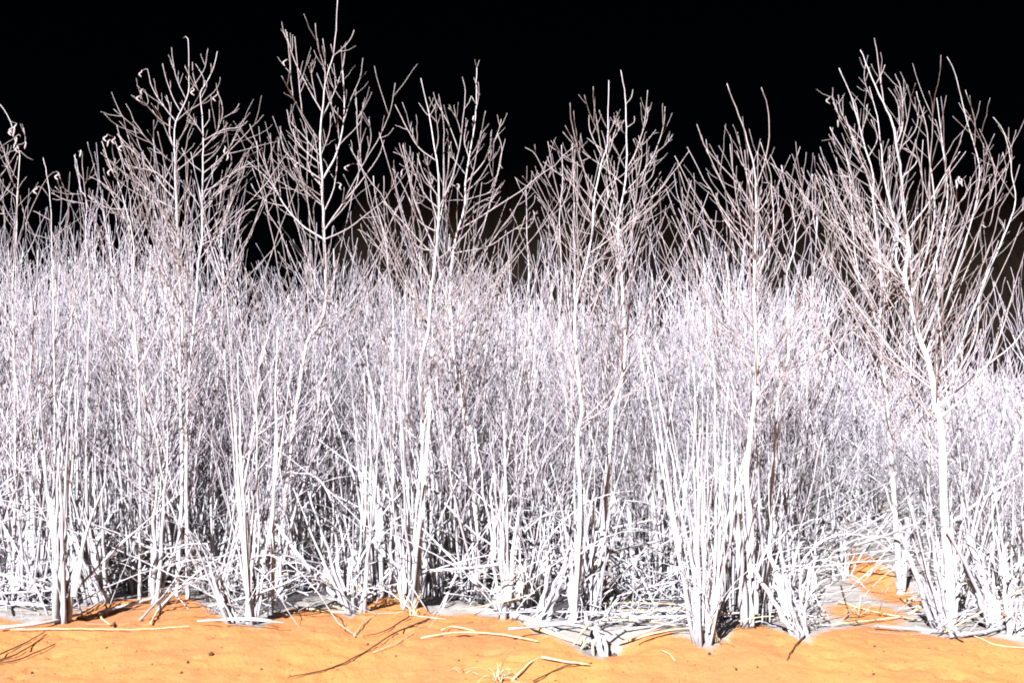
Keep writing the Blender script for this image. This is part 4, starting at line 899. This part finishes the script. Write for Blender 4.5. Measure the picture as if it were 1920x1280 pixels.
# crumbs of sand on the open bank: stuff
import bmesh as _bm
b = _bm.new(); _bm.ops.create_icosphere(b, subdivisions=1, radius=1.0)
iv = np.array([v.co[:] for v in b.verts]); it = np.array([[v.index for v in f.verts] for f in b.faces]); b.free()
rng = np.random.default_rng(88); VV, TT = [], []
for i in range(1500):
    px, py = rng.uniform(-10, 1930), rng.uniform(1165, 1290)
    if py < np.interp(px, [e[0] for e in EDGE], [e[1] for e in EDGE]) + 4: continue
    g_ = G(px, py); r_ = 0.0012 + 0.0035 * rng.random() ** 4
    TT.append(it + len(VV) * len(iv)); VV.append(iv * r_ * rng.uniform(0.6, 1.3, 3) * rng.uniform(0.75, 1.25, (len(iv), 1)) + g_ + np.array((0, 0, zfine(g_[0], g_[1]))))
tag(obj('sand_crumbs', make_mesh('sand_crumbs', np.concatenate(VV), np.concatenate(TT)), M['crumb'], kind='stuff'), 'tiny crumbs scattered over the orange sand', 'crumbs')

# broken root on the lip
base = G(1122, 1216)
root = thing('reed_root', 'broken reed root hanging out of the sand lip with stubs and rootlets', 'root', base)
rng = np.random.default_rng(31)
s = base[1] / F
def rp(x, y, dd=0.0): return P(x, y, base[1] + dd) - base
for pts, wpx, nm in [([(1118, 1176, 0), (1122, 1200, -.03), (1132, 1240, -.06)], 15, 'stub'), ([(1104, 1180, .02), (1100, 1165, .02), (1098, 1150, .03)], 10, 'stub'), ([(1128, 1184, 0), (1136, 1210, -.05), (1139, 1240, -.08)], 10, 'stub'),
                     ([(1092, 1196, -.03), (1076, 1216, -.08), (1062, 1232, -.12)], 5, 'rootlet'), ([(1112, 1200, -.04), (1112, 1226, -.1), (1118, 1246, -.13)], 6, 'rootlet'), ([(1096, 1200, -.05), (1090, 1222, -.1), (1094, 1240, -.14)], 4, 'rootlet'), ([(1104, 1198, -.05), (1082, 1226, -.12), (1080, 1238, -.15)], 4, 'rootlet'),
                     ([(1124, 1236, -.08), (1112, 1262, -.16), (1100, 1280, -.2)], 5, 'rootlet'), ([(1086, 1240, -.12), (1082, 1262, -.18), (1084, 1284, -.22)], 4, 'rootlet'), ([(1106, 1166, 0), (1060, 1228, -.12)], 4, 'rootlet')]:
    c = catmull([rp(*p) for p in pts], 0.02); c[1:] += rng.normal(size=(len(c) - 1, 3)) * 0.002
    obj(nm, tubes(nm, c[None], (np.linspace(1, 0.7, len(c)) * wpx * s / 2)[None], 7), M['reed' if nm == 'stub' else 'straw'], root)

# dry grass tufts on the sand
def tuft(label, px, py, n, h, seed, mat='straw'):
    g_ = G(px, py); r = thing('grass_tuft', label, 'grass', g_)
    q_ = np.random.default_rng(seed)
    for i in range(n):
        az = q_.uniform(0, 6.28); L = h * q_.uniform(0.5, 1.2)
        c = blade_curve(np.array((q_.normal() * 0.012, q_.normal() * 0.012, -0.005)), az, L * 0.75, q_.uniform(0.9, 2.0), q_.uniform(0.3, 1.6))
        c[:, 2] = np.maximum(c[:, 2], 0.003)
        obj('blade', ribbon_mesh('blade', c, 0.0022 * np.array((1, 1, 1, 1, .9, .8, .6, .4, .15)), 0.3, (math.cos(az + 1.57), math.sin(az + 1.57), 0.3)), M[mat], r)
    return r
tuft('dry grass tuft on the sand at the bottom edge, left of the broken root', 935, 1278, 16, 0.17, 1)
tuft('small straw tuft at the foot of the orange hump', 772, 1154, 14, 0.16, 2)
tuft('thin straw wisps on the sand left of the dry tuft', 870, 1262, 5, 0.10, 3)
tuft('straw tuft in the orange patch at right', 1612, 1152, 12, 0.12, 4)
tuft('wisp of straw under the brightest reed clump', 1350, 1204, 7, 0.14, 5)
tuft('pale wisp at the sand edge below the reeds with bent blades', 400, 1150, 14, 0.13, 6, 'reed')
